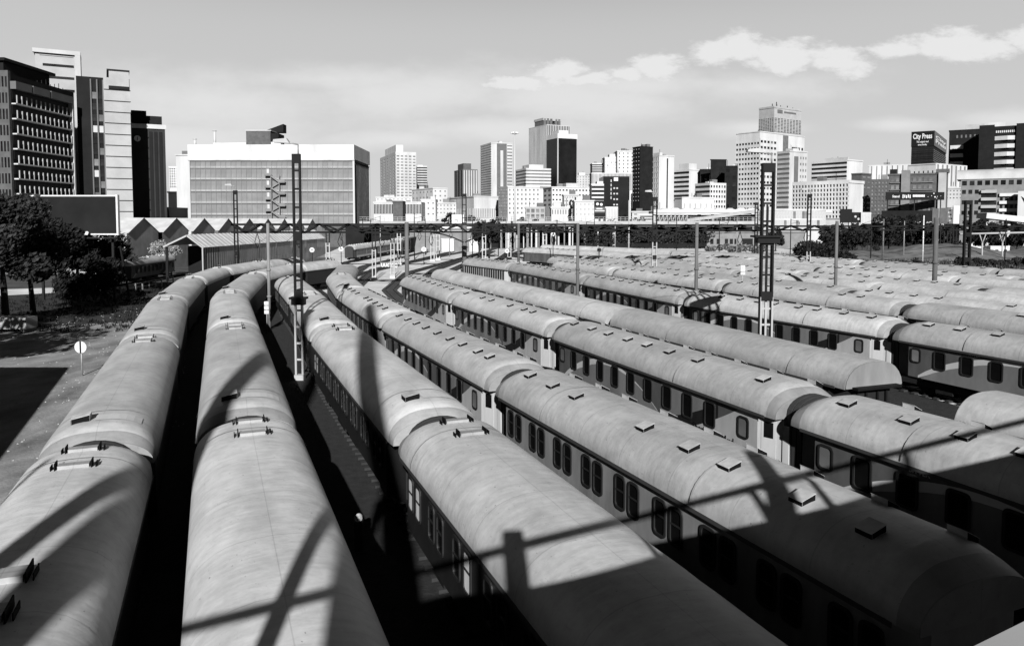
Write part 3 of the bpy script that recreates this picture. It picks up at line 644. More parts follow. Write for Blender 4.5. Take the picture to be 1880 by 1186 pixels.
# overhead wires
for i, (a, b) in enumerate([((437, 104, 440), (495, 68, 432)), ((495, 68, 432), (549, 46, 420)), ((748, 88, 430), (1060, 69, 425)), ((1060, 69, 425), (1405, 47, 415)), ((600, 104, 424), (640, 240, 410)), ((690, 104, 424), (760, 240, 411)), ((800, 120, 423), (850, 240, 411)), ((900, 120, 423), (930, 240, 411)), ((980, 120, 423), (1000, 240, 412)), ((1150, 112, 422), (1060, 240, 412)), ((1300, 112, 422), (1120, 240, 412))]):
    A, B = atY(a[0], a[2], a[1]), atY(b[0], b[2], b[1]); mb = MB(); pr = None
    for k in range(13):
        f = k/12; q = A.lerp(B, f) - Vector((0, 0, .8*math.sin(math.pi*f)))
        if pr is not None: mb.tube(pr, q, .014, n=4)
        pr = q
    tag(mb.build('overhead_wire', M['black']), ['sagging wire from tin shed mast to pale pole', 'sagging wire from pale pole to tall mast', 'sagging wire between dark pole and vans pole', 'sagging wire from vans pole to triple mast'][i] if i < 4 else 'thin contact wire running from the long black trusses towards the viaduct', 'wire', 'overhead wires')
# ------------------------------------------------------------------ signs and small yard things
p = at(191, 664, 0); sg = thing('round_sign', 'white disc sign with black vertical bar beside first row', 'sign', (p.x+1.2, at(191, 690, 0).y, 0))
d0 = sg.location.y; zc = ztop(191, 637, d0)
MB().tube((0,0,0), (0,0,zc+.2), .05, n=8).build('post', M['metal'], sg); MB().tube((0,-.07,zc), (0,-.10,zc), 11/FPX*d0, n=28).build('disc', M['whitepaint'], sg)
MB().box(-.05, .05, -.118, -.104, zc-11/FPX*d0, zc+11/FPX*d0).build('bar_mark', M['black'], sg)
def board(pxx, depth, y0, y1, wpx, n, label):
    x, y = ground_at(pxx, depth); w = wpx/FPX*depth; z1, z0 = ztop(pxx, y0, depth), ztop(pxx, y1, depth)
    t = thing('signal_board', label, 'sign', (x, y, 0)); MB().tube((0,.06,0), (0,.06,z1), .05, n=8).build('post', M['metal'], t)
    for k in range(n):
        a = z0 + (z1-z0)*k/n; MB().box(-w/2, w/2, -.03, .03, a+.04, a+(z1-z0)/n-.03).build('board', M['whitepaint'], t)
board(490, 66, 553, 577, 8, 3, 'white three-panel signal board beside pale pole between rows')
board(1362, 74, 487, 505, 8, 3, 'white three-panel signal board above ninth row roof')
def disc(pxx, py, depth, rpx, label):
    x, y = ground_at(pxx, depth); z = ztop(pxx, py, depth); r = rpx/FPX*depth
    t = thing('disc_signal', label, 'signal', (x, y, 0), 0, 'white disc signals'); MB().tube((0,.05,0), (0,.05,z), .07, n=8).build('post', M['iron'], t)
    MB().tube((0,-.06,z), (0,.0,z), r, n=20).build('disc', M['whitepaint'], t); MB().box(-r*.55, r*.55, -.08, -.064, z-r*.12, z+r*.12).build('mark', M['black'], t)
for a in [(575, 459, 145, 4.5, 'white disc signal against the tin shed wall'), (628, 457, 150, 4.5, 'white disc signal at near end of pale coach'), (779, 458, 168, 4.5, 'white disc signal before the dark platform'), (931, 461, 118, 4, 'white disc signal above the white coach'),
          (1099, 459, 120, 4, 'white disc signal among far coach roofs'), (1015, 430, 150, 4, 'pale disc signal below the road bridge')]: disc(*a)
# ground lamp beside second row
p = at(660, 1010, 0); t = thing('ground_signal', 'small white round ground signal beside second row in dark gap', 'signal', (p.x, p.y, 0))
MB().box(-.12, .12, -.12, .12, 0, .9).build('base', M['iron'], t); MB().tube((0,-.12,1.02), (0,.08,1.02), .12, .09, 18).tube((0,-.135,1.02), (0,-.121,1.02), .06, n=14).build('lamp', M['pale'], t)
# graffiti wall
p = at(716, 492, 0); gw = thing('graffiti_wall', 'low dark wall with white painted letters between twin masts', 'wall', (p.x, p.y, 0)); MB().box(-2, 1.6, 0, .25, 0, 1.15).build('wall', M['concrete'], gw)
put('lettering', text_mesh('lettering', 'IAKTC', 1.2, M['whitepaint'], .03), gw, (-1.9, -.02, .12))
# low rail fence at left
fn = thing('rail_fence', 'low pale post and rail fence beyond the dark road', 'fence', (0, 0, 0))
a, b = at(222, 542, 0), at(318, 521, 0)
for k in range(9):
    q = a.lerp(b, k/8); MB().box(q.x-.07, q.x+.07, q.y-.07, q.y+.07, 0, 1.15).build('fence_post', M['paleframe'], fn)
for z in (.55, 1.08): MB().bar((a.x, a.y, z), (b.x, b.y, z), .07).build('fence_rail', M['paleframe'], fn)
# concrete block at left edge
a, b = at(-30, 612, 0), at(57, 610, 0); t = thing('concrete_slab', 'long low pale concrete slab on blocks at the left edge', 'slab', (a.x, a.y, 0))
MB().box(0, b.x-a.x, 0, 1.6, .35, 1.35).build('slab', M['pale'], t)
for x in (.4, b.x-a.x-.6): MB().box(x, x+.3, .2, 1.2, 0, .348).build('block', M['concrete'], t)
# ------------------------------------------------------------------ city buildings
def solve(c, d, pxx, lim):
    k = (pxx - 940) / FPX; den = d[0] - k*d[1]
    t = (k*c[1] - c[0]) / den if abs(den) > 1e-6 else lim
    return t
PM = {}
def pane_mesh(w, h, m, kind='window'):
    key = (round(w, 2), round(h, 2), m, kind)
    if key not in PM: PM[key] = MB().box(-w/2, w/2, -.06, .0, -h/2, h/2).mesh(kind, [M[m]])
    return PM[key]
def facade(root, side, Wd, z0, z1, spec, wall, x0=0.0, x1=None):
    """lays one facade on the right ('R', local y=0) or left ('L', local x=0) face"""
    style = spec[0]; x1 = Wd if x1 is None else x1
    rz = 0 if side == 'R' else -math.pi/2
    def place(name, me, u, z, kind=None):      # u runs left to right as seen
        if side == 'R': o = put(name, me, root, (u, -.02, z), 0)
        else: o = put(name, me, root, (-.02, Wd - u, z), -math.pi/2)
        return tag(o, kind=kind)
    def addbox(mb, a, b, c, d, pr):
        if side == 'R': mb.box(a, b, -pr, .0, c, d)
        else: mb.box(-pr, .0, Wd-b, Wd-a, c, d)
    W = x1 - x0; H = z1 - z0; pr = spec[6] if len(spec) > 6 else .3
    pm = spec[5] if len(spec) > 5 else 'pane'
    if style == 'grid':
        nc, nr, fw, fh = spec[1:5]; cw, ch = W/nc, H/nr; me = pane_mesh(cw*fw, ch*fh, pm)
        mb = MB()
        for k in range(nr+1):
            c = z0 + k*ch; a = max(z0, c - ch*(1-fh)/2); b = min(z1, c + ch*(1-fh)/2); addbox(mb, x0, x1, a, b, pr)
        for k in range(nc+1):
            c = x0 + k*cw; a = max(x0, c - cw*(1-fw)/2); b = min(x1, c + cw*(1-fw)/2); addbox(mb, a, b, z0+.002, z1-.002, pr-.012)
        mb.build('facade_frame', M[wall], root)
        cells = [(i, j) for j in range(nr-1, -1, -1) for i in range(nc)]
        me2 = pane_mesh(cw*fw, ch*fh, 'greypane'); wr = random.Random(nc*31+nr)
        for i, j in cells[:100]: place('window', me2 if wr.random() < .16 else me, x0 + (i+.5)*cw, z0 + (j+.5)*ch)
        if len(cells) > 100:
            mb = MB()
            for i, j in cells[100:]:
                u, z = x0 + (i+.5)*cw, z0 + (j+.5)*ch; a, b = cw*fw/2, ch*fh/2
                if side == 'R': mb.box(u-a, u+a, -.08, -.02, z-b, z+b)
                else: mb.box(-.08, -.02, Wd-u-a, Wd-u+a, z-b, z+b)
            tag(mb.build('windows', M[pm], root), kind='stuff')
    elif style == 'band':
        nr, fh = spec[1], spec[3]; ch = H/nr; me = pane_mesh(W-.1, ch*fh, pm, 'window_band'); mb = MB()
        for k in range(nr+1):
            c = z0 + k*ch; a = max(z0, c - ch*(1-fh)/2); b = min(z1, c + ch*(1-fh)/2); addbox(mb, x0, x1, a, b, pr)
        mb.build('spandrels', M[wall], root)
        for k in range(nr): place('window_band', me, (x0+x1)/2, z0 + (k+.5)*ch)
    elif style == 'fin':
        nc, fw = spec[1], spec[2]; cw = W/nc; me = pane_mesh(cw*fw, H-.1, pm, 'window_strip'); mb = MB()
        for k in range(nc+1):
            c = x0 + k*cw; a = max(x0, c - cw*(1-fw)/2); b = min(x1, c + cw*(1-fw)/2); addbox(mb, a, b, z0, z1, pr)
        mb.build('fins', M[wall], root)
        for k in range(nc): place('window_strip', me, x0 + (k+.5)*cw, (z0+z1)/2)
    elif style == 'dots':
        nc, nr, fw, fh = spec[1:5]; cw, ch = W/nc, H/nr; me = pane_mesh(cw*fw, ch*fh, pm)
        for j in range(nr):
            for i in range(nc): place('window', me, x0 + (i+.5)*cw, z0 + (j+.5)*ch)
def block(label, xl, xc, xr, ytop, Y, yaw=0.0, wall='white', Rf=None, Lf=None, ybot=None, depth=None, roof=(), name='office_block', cat='building', par=.6, marg=(.0, .0), wallL=None, z0=None, hook=None):
    pm = (ytop + (ybot or 405)) / 2
    if yaw == 0 and xc > 1150 and xl > xc - .5: yaw = -math.degrees(math.atan((xc - 940) / FPX)) - 1.5   # blocks right of the axis stand turned to the yard
    c = atY(xc, pm, Y); a = R(yaw); dr = (math.cos(a), math.sin(a)); dl = (-math.sin(a), math.cos(a))
    Wd = solve(c, dr, xr, 20) if xr > xc + .5 else (depth or 20)
    Dp = solve(c, dl, xl, 20) if xl < xc - .5 else (depth or 20)
    if xr > xc + .5 and xl > xc - .5: Dp = depth or min(Wd, 25)
    H = atY(xc, ytop, Y).z
    t = thing(name, label, cat, (c.x, c.y, 0), a)
    mb = MB(); mb.box(.02, Wd-.02, .02, Dp-.02, -1, H-.05); body = mb.build('wall', M[wall], t)
    if par:
        mb = MB(); q = .35
        mb.box(-.32, Wd, -.32, q, H-par, H+.05); mb.box(-.32, Wd, Dp-q, Dp, H-par, H+.05); mb.box(-.32, q, q, Dp-q, H-par, H+.045); mb.box(Wd-q, Wd, q, Dp-q, H-par, H+.045)
        mb.build('parapet', M[wall], t)
    zb = atY(xc, ybot, Y).z if ybot else 3.0
    zt = H - marg[0]*H if marg[0] else H - max(par, .3)
    if Rf: facade(t, 'R', Wd, zb, zt, Rf, wall)
    if Lf: facade(t, 'L', Dp, zb, zt, Lf, wallL or wall)
    for r in roof:                               # (px0, px1, ytop, m) roof house on the block, set back
        x0 = solve(c, dr, r[0], 0); x1 = solve(c, dr, r[1], 0); zt2 = atY(xc, r[2], Y).z
        x0 = max(x0, .3) if len(r) < 5 else x0
        MB().box(x0, max(x0+.5, x1), min(1.0, Dp*.2), max(2.0, Dp*.7), H-.08, zt2).build('plant_room', M[r[3]], t)
    if hook: hook(t, Wd, Dp, H)
    if Wd > 7 and Dp > 5 and name == 'office_block' and par > 0:       # rooftop clutter
        wr = random.Random(label)
        for k in range(wr.randint(1, 3)):
            u = wr.uniform(.08, .75)*Wd; w = wr.uniform(1.5, 4.5); v = wr.uniform(.25, .6)*Dp
            MB().box(u, min(u+w, Wd-.4), v, min(v+wr.uniform(1.5, 3), Dp-.4), H-.08, H+wr.uniform(.8, 2.6)).build('plant_box', M[wr.choice(['offwhite', 'concrete', 'greywall'])], t)
        u = wr.uniform(.1, .9)*Wd; MB().tube((u, Dp*.4, H-.1), (u, Dp*.4, H+wr.uniform(2, 5)), .12, n=5).build('antenna', M['iron'], t)
    return t
# --- left: tall office slab seen along its finned side
def fins_hook(t, Wd, Dp, H):
    zt = H - 3.0; n, m_ = 10, 13; z0 = 6.5; ch = (zt - z0)/n; L_ = 17.0
    for k in range(n):
        z = z0 + k*ch
        MB().box(Wd-.3, Wd+.75, .4, L_, z, z+.22).build('balcony_slab', M['offwhite'], t)
        for j in range(m_):
            y = .9 + j*(L_-1.2)/(m_-1); MB().box(Wd+.55, Wd+.72, y-.09, y+.09, z+.22, z+ch*.62).build('fin', M['pale'], t) if k*m_ + j < 100 else None
        MB().box(Wd+.02, Wd+.1, .5, L_-.1, z+.9, z+ch-.05).build('window_band', M['black'], t)
    mb = MB()
    for i in range(100, n*m_):
        k, j = divmod(i, m_); z = z0 + k*ch; y = .9 + j*(L_-1.2)/(m_-1); mb.box(Wd+.55, Wd+.72, y-.09, y+.09, z+.22, z+ch*.62)
    tag(mb.build('fins', M['pale'], t), kind='stuff')
    MB().box(Wd-.4, Wd+.85, L_, L_+.4, z0, zt+.4).build('end_rib', M['offwhite'], t)
    for a, b, dz in ((.2, 4.6, 0), (5.0, 9.8, -.0), (10.2, L_, 0)): MB().box(Wd-.2, Wd+1.0, a, b, zt, zt+1.3).build('top_band', M['greywall'], t)
    MB().box(-3, Wd-2.2, 2, 15, H-.5, H+2.0).build('roof_house', M['darkwall'], t); MB().box(-4, Wd-1.6, 1.4, 16, H+2.0, H+2.5).build('roof_slab', M['black'], t)
    for j in range(7): MB().tube((Wd-.2, 8+j*1.3, H-2.0), (Wd-.2, 8+j*1.3, H-.2+.3*(j%3)), .06, n=5).build('antenna', M['iron'], t)
block('tall dark office slab at the left edge with white fins on every floor', -95, 21, 21.4, 119, 130, 0, 'greywall', Rf=None, name='office_tower', par=.4, depth=19)
_t = C.collection.objects[-1].parent
_c = atY(21, 262, 130)
# rebuild its right side and front as facade parts
W0 = 12.0
t = thing('office_slab', 'dark tall office slab at left edge, white fins on balconies of each floor', 'building', (_c.x - W0, 130, 0))
for o in [o for o in C.collection.objects if o.get('label', '').startswith('tall dark office slab')]:
    for ch_ in list(o.children): bpy.data.objects.remove(ch_)
    bpy.data.objects.remove(o)
H = atY(21, 119, 130).z
MB().box(0, W0, 0, 19, -1, H-1.5).build('wall', M['darkwall'], t); MB().box(0, W0+.004, -.3, .35, -1, H-1.0).build('front_wall', M['brick'], t)
fins_hook(t, W0, 19, H-1.0)
for k in range(10):
    for j in range(4): put('window', pane_mesh(.28, 1.7, 'pane'), t, (W0-2.0+j*.55, -.31, 7.5 + k*2.7 + 1.2))
# --- white framed tower and the white concrete tower behind it
def stair_hook(t, Wd, Dp, H):
    for z, a, b in ((H-3.3, .16, .84), (H-5.8, .25, .84), (H-8.4, .54, .84), (H-1.2, .1, .84)): MB().box(Wd*a, Wd*b, -.06, -.0, z, z+.5 if z < H-2 else z+.06).build('window_slot', M['pane'], t)
    MB().box(Wd*.87, Wd-.05, -.5, 0, 0, H).build('edge_rib', M['offwhite'], t); MB().box(-.4, Wd-.02, -.52, .3, H-.7, H+.12).build('top_rib', M['offwhite'], t)
block('white framed stair tower rising behind the finned slab', 69, 69.2, 159, 90, 160, 28, 'pale', depth=6, name='stair_tower', par=.5, hook=stair_hook)
def white_hook(t, Wd, Dp, H):
    X = lambda p: Wd*(p - 143)/103.0
    MB().box(X(195), X(246), -.5, 12, 0, H).build('concrete_slab_wall', M['pale'], t)
    for k in range(13):
        z = H - 2.4 - k*2.18; MB().box(X(195)+.05, X(246)+.15, -.6, -.45, z, z+.14).build('joint_line', M['iron'], t)
    for k in range(12):
        z = H - 3.6 - k*2.18
        for j in range(2): put('window', pane_mesh(X(11)-X(0)-.1, 1.3, 'offwhite' if (k*2+j) in (6, 7, 14) else 'greypane' if (k+j) % 3 == 0 else 'pane'), t, (X(176.5 + 11.8*j), -.02, z))
    for x in (170.5, 182.4, 194): MB().box(X(x)-.12, X(x)+.12, -.35, 0, 0, H-.5).build('window_mullion', M['greywall'], t)
    MB().box(X(206), X(245), -.9, 9, H-1.6, H+1.35).build('roof_room', M['pale'], t); MB().box(X(202), X(246.5), -1.1, 9.2, H+1.352, H+1.6).build('roof_lid', M['iron'], t); MB().box(X(205), X(246), -.8, .2, H-2.2, H-1.602).build('roof_slot', M['black'], t)
block('white banded concrete tower with a window column and boxed roof room', 143, 143.2, 246, 139, 150, 28, 'darkwall', depth=12, name='office_tower', par=0, hook=white_hook)
# --- dark tower with white shoulder
def dark_hook(t, Wd, Dp, H):
    for k in range(3): MB().box(Wd*.52 + k*.95, Wd*.52 + k*.95 + .6, -.12, 0, 4, H-1.5).build('window_strip', M['black'], t)
    MB().box(-.2, Wd+.2, -.35, 0, H-.9, H).build('coping', M['offwhite'], t)
    MB().box(.1, Wd*.46, 1, 8, H, H+2.9).build('plant_room', M['darkwall'], t); MB().box(Wd*.46, Wd*.92, 1, 8, H, H+1.9).build('plant_room', M['black'], t)
    MB().tube((1.1, -.4, H-3.1), (1.1, -.25, H-3.1), .62, n=24).build('round_emblem', M['whitepaint'], t)
    MB().box(1.03, 1.17, -.42, -.405, H-3.5, H-2.75).build('emblem_bar', M['iron'], t)
block('dark windowless tower with three black window strips and white coping', 243, 243.2, 308.5, 227, 161, 28, 'towerdark', depth=12, name='office_tower', par=0, hook=dark_hook)
block('low grey podium with pale ledge beneath the dark tower', 218, 218.2, 312, 381, 172, 0, 'greywall', Rf=('dots', 5, 1, .9, .5, 'greypane'), depth=10, name='podium', par=.5, ybot=392)
block('small pale gridded building glimpsed between dark tower and white office block', 311, 311.2, 330, 306, 420, 0, 'white', Rf=('grid', 4, 8, .6, .55), depth=14, ybot=345)
block('dark little annex beneath the glimpsed pale building', 309, 309.2, 340, 352, 330, 0, 'darkwall', depth=10, name='annex')
# --- big white headed office block
def big_hook(t, Wd, Dp, H):
    hp = 5.3; n, rows = 32, 6; z1 = H - hp - .5; ch = 4.28; cw = Wd/n
    MB().box(-.6, Wd+.5, -.6, -.3, H-hp, H).box(Wd+.2, Wd+.5, -.3, Dp+.4, H-hp, H).build('fascia', M['white'], t)
    MB().box(-.7, Wd+.62, -.75, -.1, H-hp-.5, H-hp-.02).build('fascia_ledge', M['offwhite'], t)
    for r in range(rows):
        zt = z1 - r*ch - (.0 if r == 0 else 0); zb = zt - (2.0 if r == 0 else 3.05)
        if r: zt = z1 - 2.0 - 1.15 - (r-1)*ch; zb = zt - 3.05
        me = pane_mesh(cw-.16, zt-zb, 'bigpane', 'window')
        if r < 3:
            for k in range(n): put('window', me, t, ((k+.5)*cw, -.02, (zt+zb)/2))
        else:
            mb = MB()
            for k in range(n): mb.box(k*cw+.08, (k+1)*cw-.08, -.08, -.02, zb, zt)
            tag(mb.build('windows', M['bigpane'], t), kind='stuff')
        MB().box(0, Wd, -.2, 0, zb-.62, zb-.5).box(0, Wd, -.26, 0, zb-.12, zb).box(0, Wd, -.12, 0, zb-.5, zb-.12).build('spandrel_rail', M['pale'], t)
    mb = MB()
    for k in range(n+1): mb.box(k*cw-.06, k*cw+.06, -.22, 0, 6, z1)
    mb.build('mullions', M['concrete'], t)
    MB().box(-.5, .0, -.5, .3, 0, H-hp-.5).build('corner_rib', M['offwhite'], t); MB().box(Wd-.1, Wd+.55, -.5, .4, 4, H-hp-.5).build('corner_rib', M['white'], t); MB().box(Wd-.1, Wd+.5, Dp-.4, Dp+.3, 4, H-hp-.5).build('corner_rib', M['offwhite'], t)
    MB().box(Wd, Wd+.06, .5, Dp-.4, 5, H-hp-.6).build('side_glazing', M['darkwall'], t)
    for k in range(13): MB().box(Wd+.06, Wd+.3, 1 + k*(Dp-2)/12 - .12, 1 + k*(Dp-2)/12 + .12, 5, H-hp-.6).build('side_fin', M['brick'], t)
    MB().box(Wd*.905-6, Wd+.35, -.35, -.01, 0, 8.0).build('brick_base', M['brick'], t)
    MB().box(Wd*.5, Wd*.61, -.35+.1, -.0, z1-4.6, z1-.4).build('blank_panel', M['concrete'], t) if False else None
    # roof: brick plant room, slanted screen, chimneys
    MB().box(Wd*.335, Wd*.485, 2, 12, H-.3, H+5.2).build('plant_room', M['brick'], t); MB().box(Wd*.33, Wd*.49, 1.9, 12.1, H+5.2, H+5.5).build('plant_room_lid', M['offwhite'], t)
    MB().sideprism([(Wd*.415, H+5.5), (Wd*.53, H+5.5), (Wd*.53, H+8.6), (Wd*.42, H+6.2)], 9, 13).build('slanted_screen', M['darkwall'], t)
    MB().box(Wd*.485, Wd*.53, 3, 10, H-.2, H+4.4).build('plant_annex', M['darkwall'], t)
    MB().box(Wd*.13, Wd*.34, 2, 6, H-.2, H+.9).box(Wd*.49, Wd*.55, 1.5, 4, H-.2, H+1.1).build('roof_kerb', M['white'], t)
    for x, z in ((.005, 2.0), (.128, 5.0)):
        c_ = MB(); c_.tube((Wd*x+.4, 3, H-.3), (Wd*x+.4, 3, H+z), .42, n=12).tube((Wd*x+.4, 3, H+z+.25), (Wd*x+.4, 3, H+z+.6), .85, .2, 12).build('chimney', M['white'], t)
    # outside escape stair
    x0, w = Wd*.49, 4.6; z = z1 - 5.6
    for k in range(4):
        s = 1 if k % 2 == 0 else -1
        MB().bar((x0+.6, -1.5, z+.1), (x0+w-.8, -1.5, z-2.3), .25, .5).bar((x0+.6, -.9, z-4.2), (x0+w-.8, -.9, z-2.3), .2, .4).build('stair_flight', M['concrete'], t)
        MB().box(x0-1.6, x0+.9, -1.9, -.2, z, z+.3).box(x0-1.6, x0+.9, -1.95, -1.85, z+.3, z+1.0).build('stair_landing', M['concrete'], t)
        MB().box(x0+w-1.1, x0+w+1.2, -1.9, -.2, z-2.5, z-2.2).box(x0+w-1.1, x0+w+1.2, -1.95, -1.85, z-2.2, z-1.4).build('stair_landing', M['concrete'], t)
        MB().box(x0-1.4, x0-.4, -.12, -.05, z+.35, z+2.6).build('stair_door', M['offwhite'], t)
        z -= 4.28
    for xx in (x0+.7, x0+w-.9): MB().box(xx-.12, xx+.12, -1.7, -1.45, 2, z1-5).build('stair_post', M['concrete'], t)
M['bigpane'] = mat('big_block_pane', 0.112, 0.3, 0.2, 0.25, obvar=0.12)
block('wide grey glazed office block with white fascia and outside escape stair', 350, 350, 650, 266, 280, 0, 'greywall', depth=30, name='office_block', par=0, hook=big_hook)
block('plain white wing wall at the left end of the wide office block', 324, 324.2, 352, 284, 292, 0, 'offwhite', depth=20, name='office_wing', par=.4, roof=((336, 350, 277, 'greywall'),))
# --- saw tooth shed and tin shed
sw = thing('sawtooth_shed', 'long shed with row of saw tooth gables beneath the wide office block', 'shed', (-69.6, 144, 0)); g, zv, zp = 12.25, 7.4, 10.1
mb = MB(); rb = MB(); tb = MB()
for k in range(9):
    y0 = k*g - g/2; y1 = y0 + g; x = .768*k; xl = -26 if k == 0 else -16
    mb.add([(x, y0, -.5), (x, y1, -.5), (x, y1, zv), (x, (y0+y1)/2, zp), (x, y0, zv)], [(0,1,2,3,4)])
    rb.add([(xl, y0, zv), (x+.25, y0, zv), (x+.25, (y0+y1)/2, zp+.12), (xl, (y0+y1)/2, zp+.12)], [(0,1,2,3)]); rb.add([(xl, (y0+y1)/2, zp+.12), (x+.25, (y0+y1)/2, zp+.12), (x+.25, y1, zv), (xl, y1, zv)], [(0,1,2,3)])
mb.add([(-26, -g/2, -.5), (0, -g/2, -.5), (0, -g/2, zv), (-26, -g/2, zv)], [(0,1,2,3)])
mb.build('gable_wall', M['tinwall'], sw); rb.build('roof', M['tin'], sw)
ts = thing('tin_shed', 'grey corrugated tin shed with open dark gable end behind first row', 'shed', (-49.5, 122, 0)); L_ = 62
mb = MB()
n = 150
for k in range(n):                                  # corrugated right wall
    y0, y1 = L_*k/n, L_*(k+1)/n; x0, x1 = 4.3*y0/L_, 4.3*y1/L_; o = .07 if k % 2 else 0
    mb.add([(x0+o, y0, -.2), (x1+o, y1, -.2), (x1+o, y1, 5.45), (x0+o, y0, 5.45)], [(0,1,2,3)])
mb.build('side_wall', M['tinwall'], ts)
mb = MB(); mb.add([(-2.3, -.4, 7.45), (.35, -.4, 5.4), (4.65, L_, 5.4), (2, L_, 7.45)], [(0,1,2,3)]); mb.add([(-2.3, -.4, 7.45), (2, L_, 7.45), (-1.5, L_, 5.6), (-6.2, -.4, 5.6)], [(0,1,2,3)])
for k in range(40):
    f0, y = k/40, L_*k/40
    mb.bar((-2.3+4.3*f0, y, 7.49), (.35+4.3*f0, y, 5.44), .06)
mb.build('roof', M['tin'], ts)
MB().box(-6, -5.6, 0, .2, -.2, 5.5).build('door_jamb', M['darkwall'], ts)
MB().bar((-2.3, -.42, 7.3), (.3, -.42, 5.3), .25).bar((-2.3, -.42, 7.3), (-6.1, -.42, 5.5), .25).bar((.15, -.42, 5.3), (.15, -.42, 0), .2).build('barge_board', M['pale'], ts)
MB().box(-5.8, -.4, 8, 8.2, -.2, 5.4).build('interior_shade_sheet', M['black'], ts)  # black sheet standing in for the shade inside the open shed
# --- skyline, left to right
block('round-shouldered gridded hotel tower with small white cap', 700, 727, 765, 279, 620, 20, 'offwhite', Rf=('grid', 5, 14, .62, .4, 'greypane'), Lf=('grid', 5, 14, .3, .4, 'pane'), ybot=362, roof=((727, 742, 266, 'white'),), par=2.2)
block('small dark banded tower right behind the hotel tower', 764, 766, 785, 305, 680, 8, 'offwhite', Rf=('band', 8, 1, .55), ybot=343, roof=((766, 777, 303, 'white'),))
block('plain white stepped block right of the hotel tower, dotted with tiny windows', 757, 795, 822, 345, 520, 30, 'white', Rf=('dots', 3, 6, .3, .3, 'greypane'), Lf=('dots', 6, 5, .25, .3, 'greypane'), ybot=398)
block('low white blocks beneath the hotel tower', 690, 690.2, 757, 362, 560, 0, 'white', Rf=('dots', 9, 2, .4, .3, 'greypane'), depth=20, ybot=374)
block('long low building with dark louvred screen front', 686, 686.2, 774, 371, 430, 0, 'white', Rf=('fin', 32, .7, 0, 0, 'pane'), depth=20, ybot=393, marg=(.06, 0))
block('white cubic block with few windows beside the louvred building', 773, 773.2, 800, 366, 450, 0, 'white', Rf=('dots', 3, 3, .35, .3, 'greypane'), depth=15, ybot=398)
block('brown grey blank tower block in front of the louvred building', 721, 721.2, 740, 369, 330, 0, 'brick', depth=9, name='blank_tower')
block('grey curtain walled tower with dark rooftop box', 835, 850, 877, 311, 640, 20, 'greywall', Rf=('fin', 6, .45, 0, 0, 'offwhite'), Lf=('fin', 3, .5, 0, 0, 'pane'), ybot=362, roof=((852, 866, 300, 'brick'),))
block('tall pale tower with dark vertical slot at its right front', 883, 902, 941, 262, 600, 20, 'offwhite', Rf=None, Lf=('band', 22, 1, .4, 1, 'greypane'), ybot=362, par=.6, hook=lambda t, W_, D_, H: (MB().box(W_*.26, W_*.72, -.25, 0, 10, H-.8).build('dark_slot', M['greywall'], t), MB().box(W_*.42, W_*.55, -.5, -.25, 10, H-6).build('slot_fin', M['offwhite'], t), MB().box(W_*.36, W_*.62, -.7, -.25, 10, H*.48).build('lower_fin', M['offwhite'], t), facade(t, 'R', W_, 14, H-1, ('band', 22, 1, .4, 1, 'greypane'), 'offwhite', W_*.74, W_-.3)))
block('long pale classical building with tall narrow windows', 822, 870, 915, 360, 440, 25, 'offwhite', Rf=('fin', 14, .4, 0, 0, 'greypane'), Lf=('fin', 18, .45, 0, 0, 'greypane'), ybot=400, marg=(.3, 0))
block('grey gridded block in front of the slotted tower', 915, 915.2, 932, 343, 420, 0, 'greywall', Rf=('grid', 5, 9, .55, .5, 'greypane'), depth=12, ybot=398)
block('white block with clustered little windows right of grey gridded block', 932, 932.2, 991, 343, 470, 0, 'white', Rf=('dots', 8, 6, .4, .4, 'greypane'), depth=18, ybot=395)
block('white terraced apartment block with banded balconies', 947, 966, 1011, 309, 560, 18, 'white', Rf=('band', 6, 1, .45, 1, 'greypane'), Lf=('band', 6, 1, .5), ybot=347, roof=((972, 998, 302, 'white'),))
block('tall ribbed pale skyscraper with lattice crown', 971, 1004, 1045, 229, 760, 28, 'offwhite', Rf=('fin', 14, .55, 0, 0, 'pane'), Lf=('fin', 16, .5, 0, 0, 'greypane'), ybot=340, hook=lambda t, W_, D_, H: [MB().box(W_*a, W_*b, D_*.2, D_*.7, H, H+7).build('roof_lattice', M['greywall'], t) for a, b in ((.02, .12), (.16, .26), (.3, .4), (.52, .62), (.66, .76))] + [MB().box(W_*-.0, W_*.8, D_*.2, D_*.72, H+5, H+7.4).build('crown_beam', M['pale'], t)])
block('black glass tower with white cap', 1003, 1024, 1058, 246, 640, 25, 'towerglass', ybot=340, par=0, roof=((1026, 1044, 239, 'white'),), hook=lambda t, W_, D_, H: (MB().box(-.5, W_+.3, -.5, D_+.3, H-3.6, H+.2).build('cap_band', M['white'], t), MB().box(-.4, .4, -.4, .4, 0, H-3.6).build('corner_strip', M['offwhite'], t)))
block('white block below the black glass tower with rows of small dark windows', 997, 1013, 1085, 343, 480, 15, 'white', Rf=('dots', 12, 4, .5, .3), Lf=('dots', 2, 4, .5, .35), ybot=380, roof=((1040, 1062, 336, 'offwhite'),))
block('low white pavilion with arched windows near the cypress', 1012, 1012.2, 1046, 380, 330, 0, 'white', Rf=('dots', 7, 1, .4, .6, 'greypane'), depth=12, ybot=396)
block('low pale two storey glazed building left of the cypress', 965, 965.2, 1000, 380, 340, 0, 'pale', Rf=('grid', 4, 2, .7, .7, 'greypane'), depth=12, ybot=402)
block('white crenellated block right of the cypress', 1055, 1055.2, 1092, 368, 350, 0, 'white', Rf=('dots', 5, 3, .35, .3, 'pale'), depth=14, ybot=398, roof=((1058, 1068, 362, 'white'),))
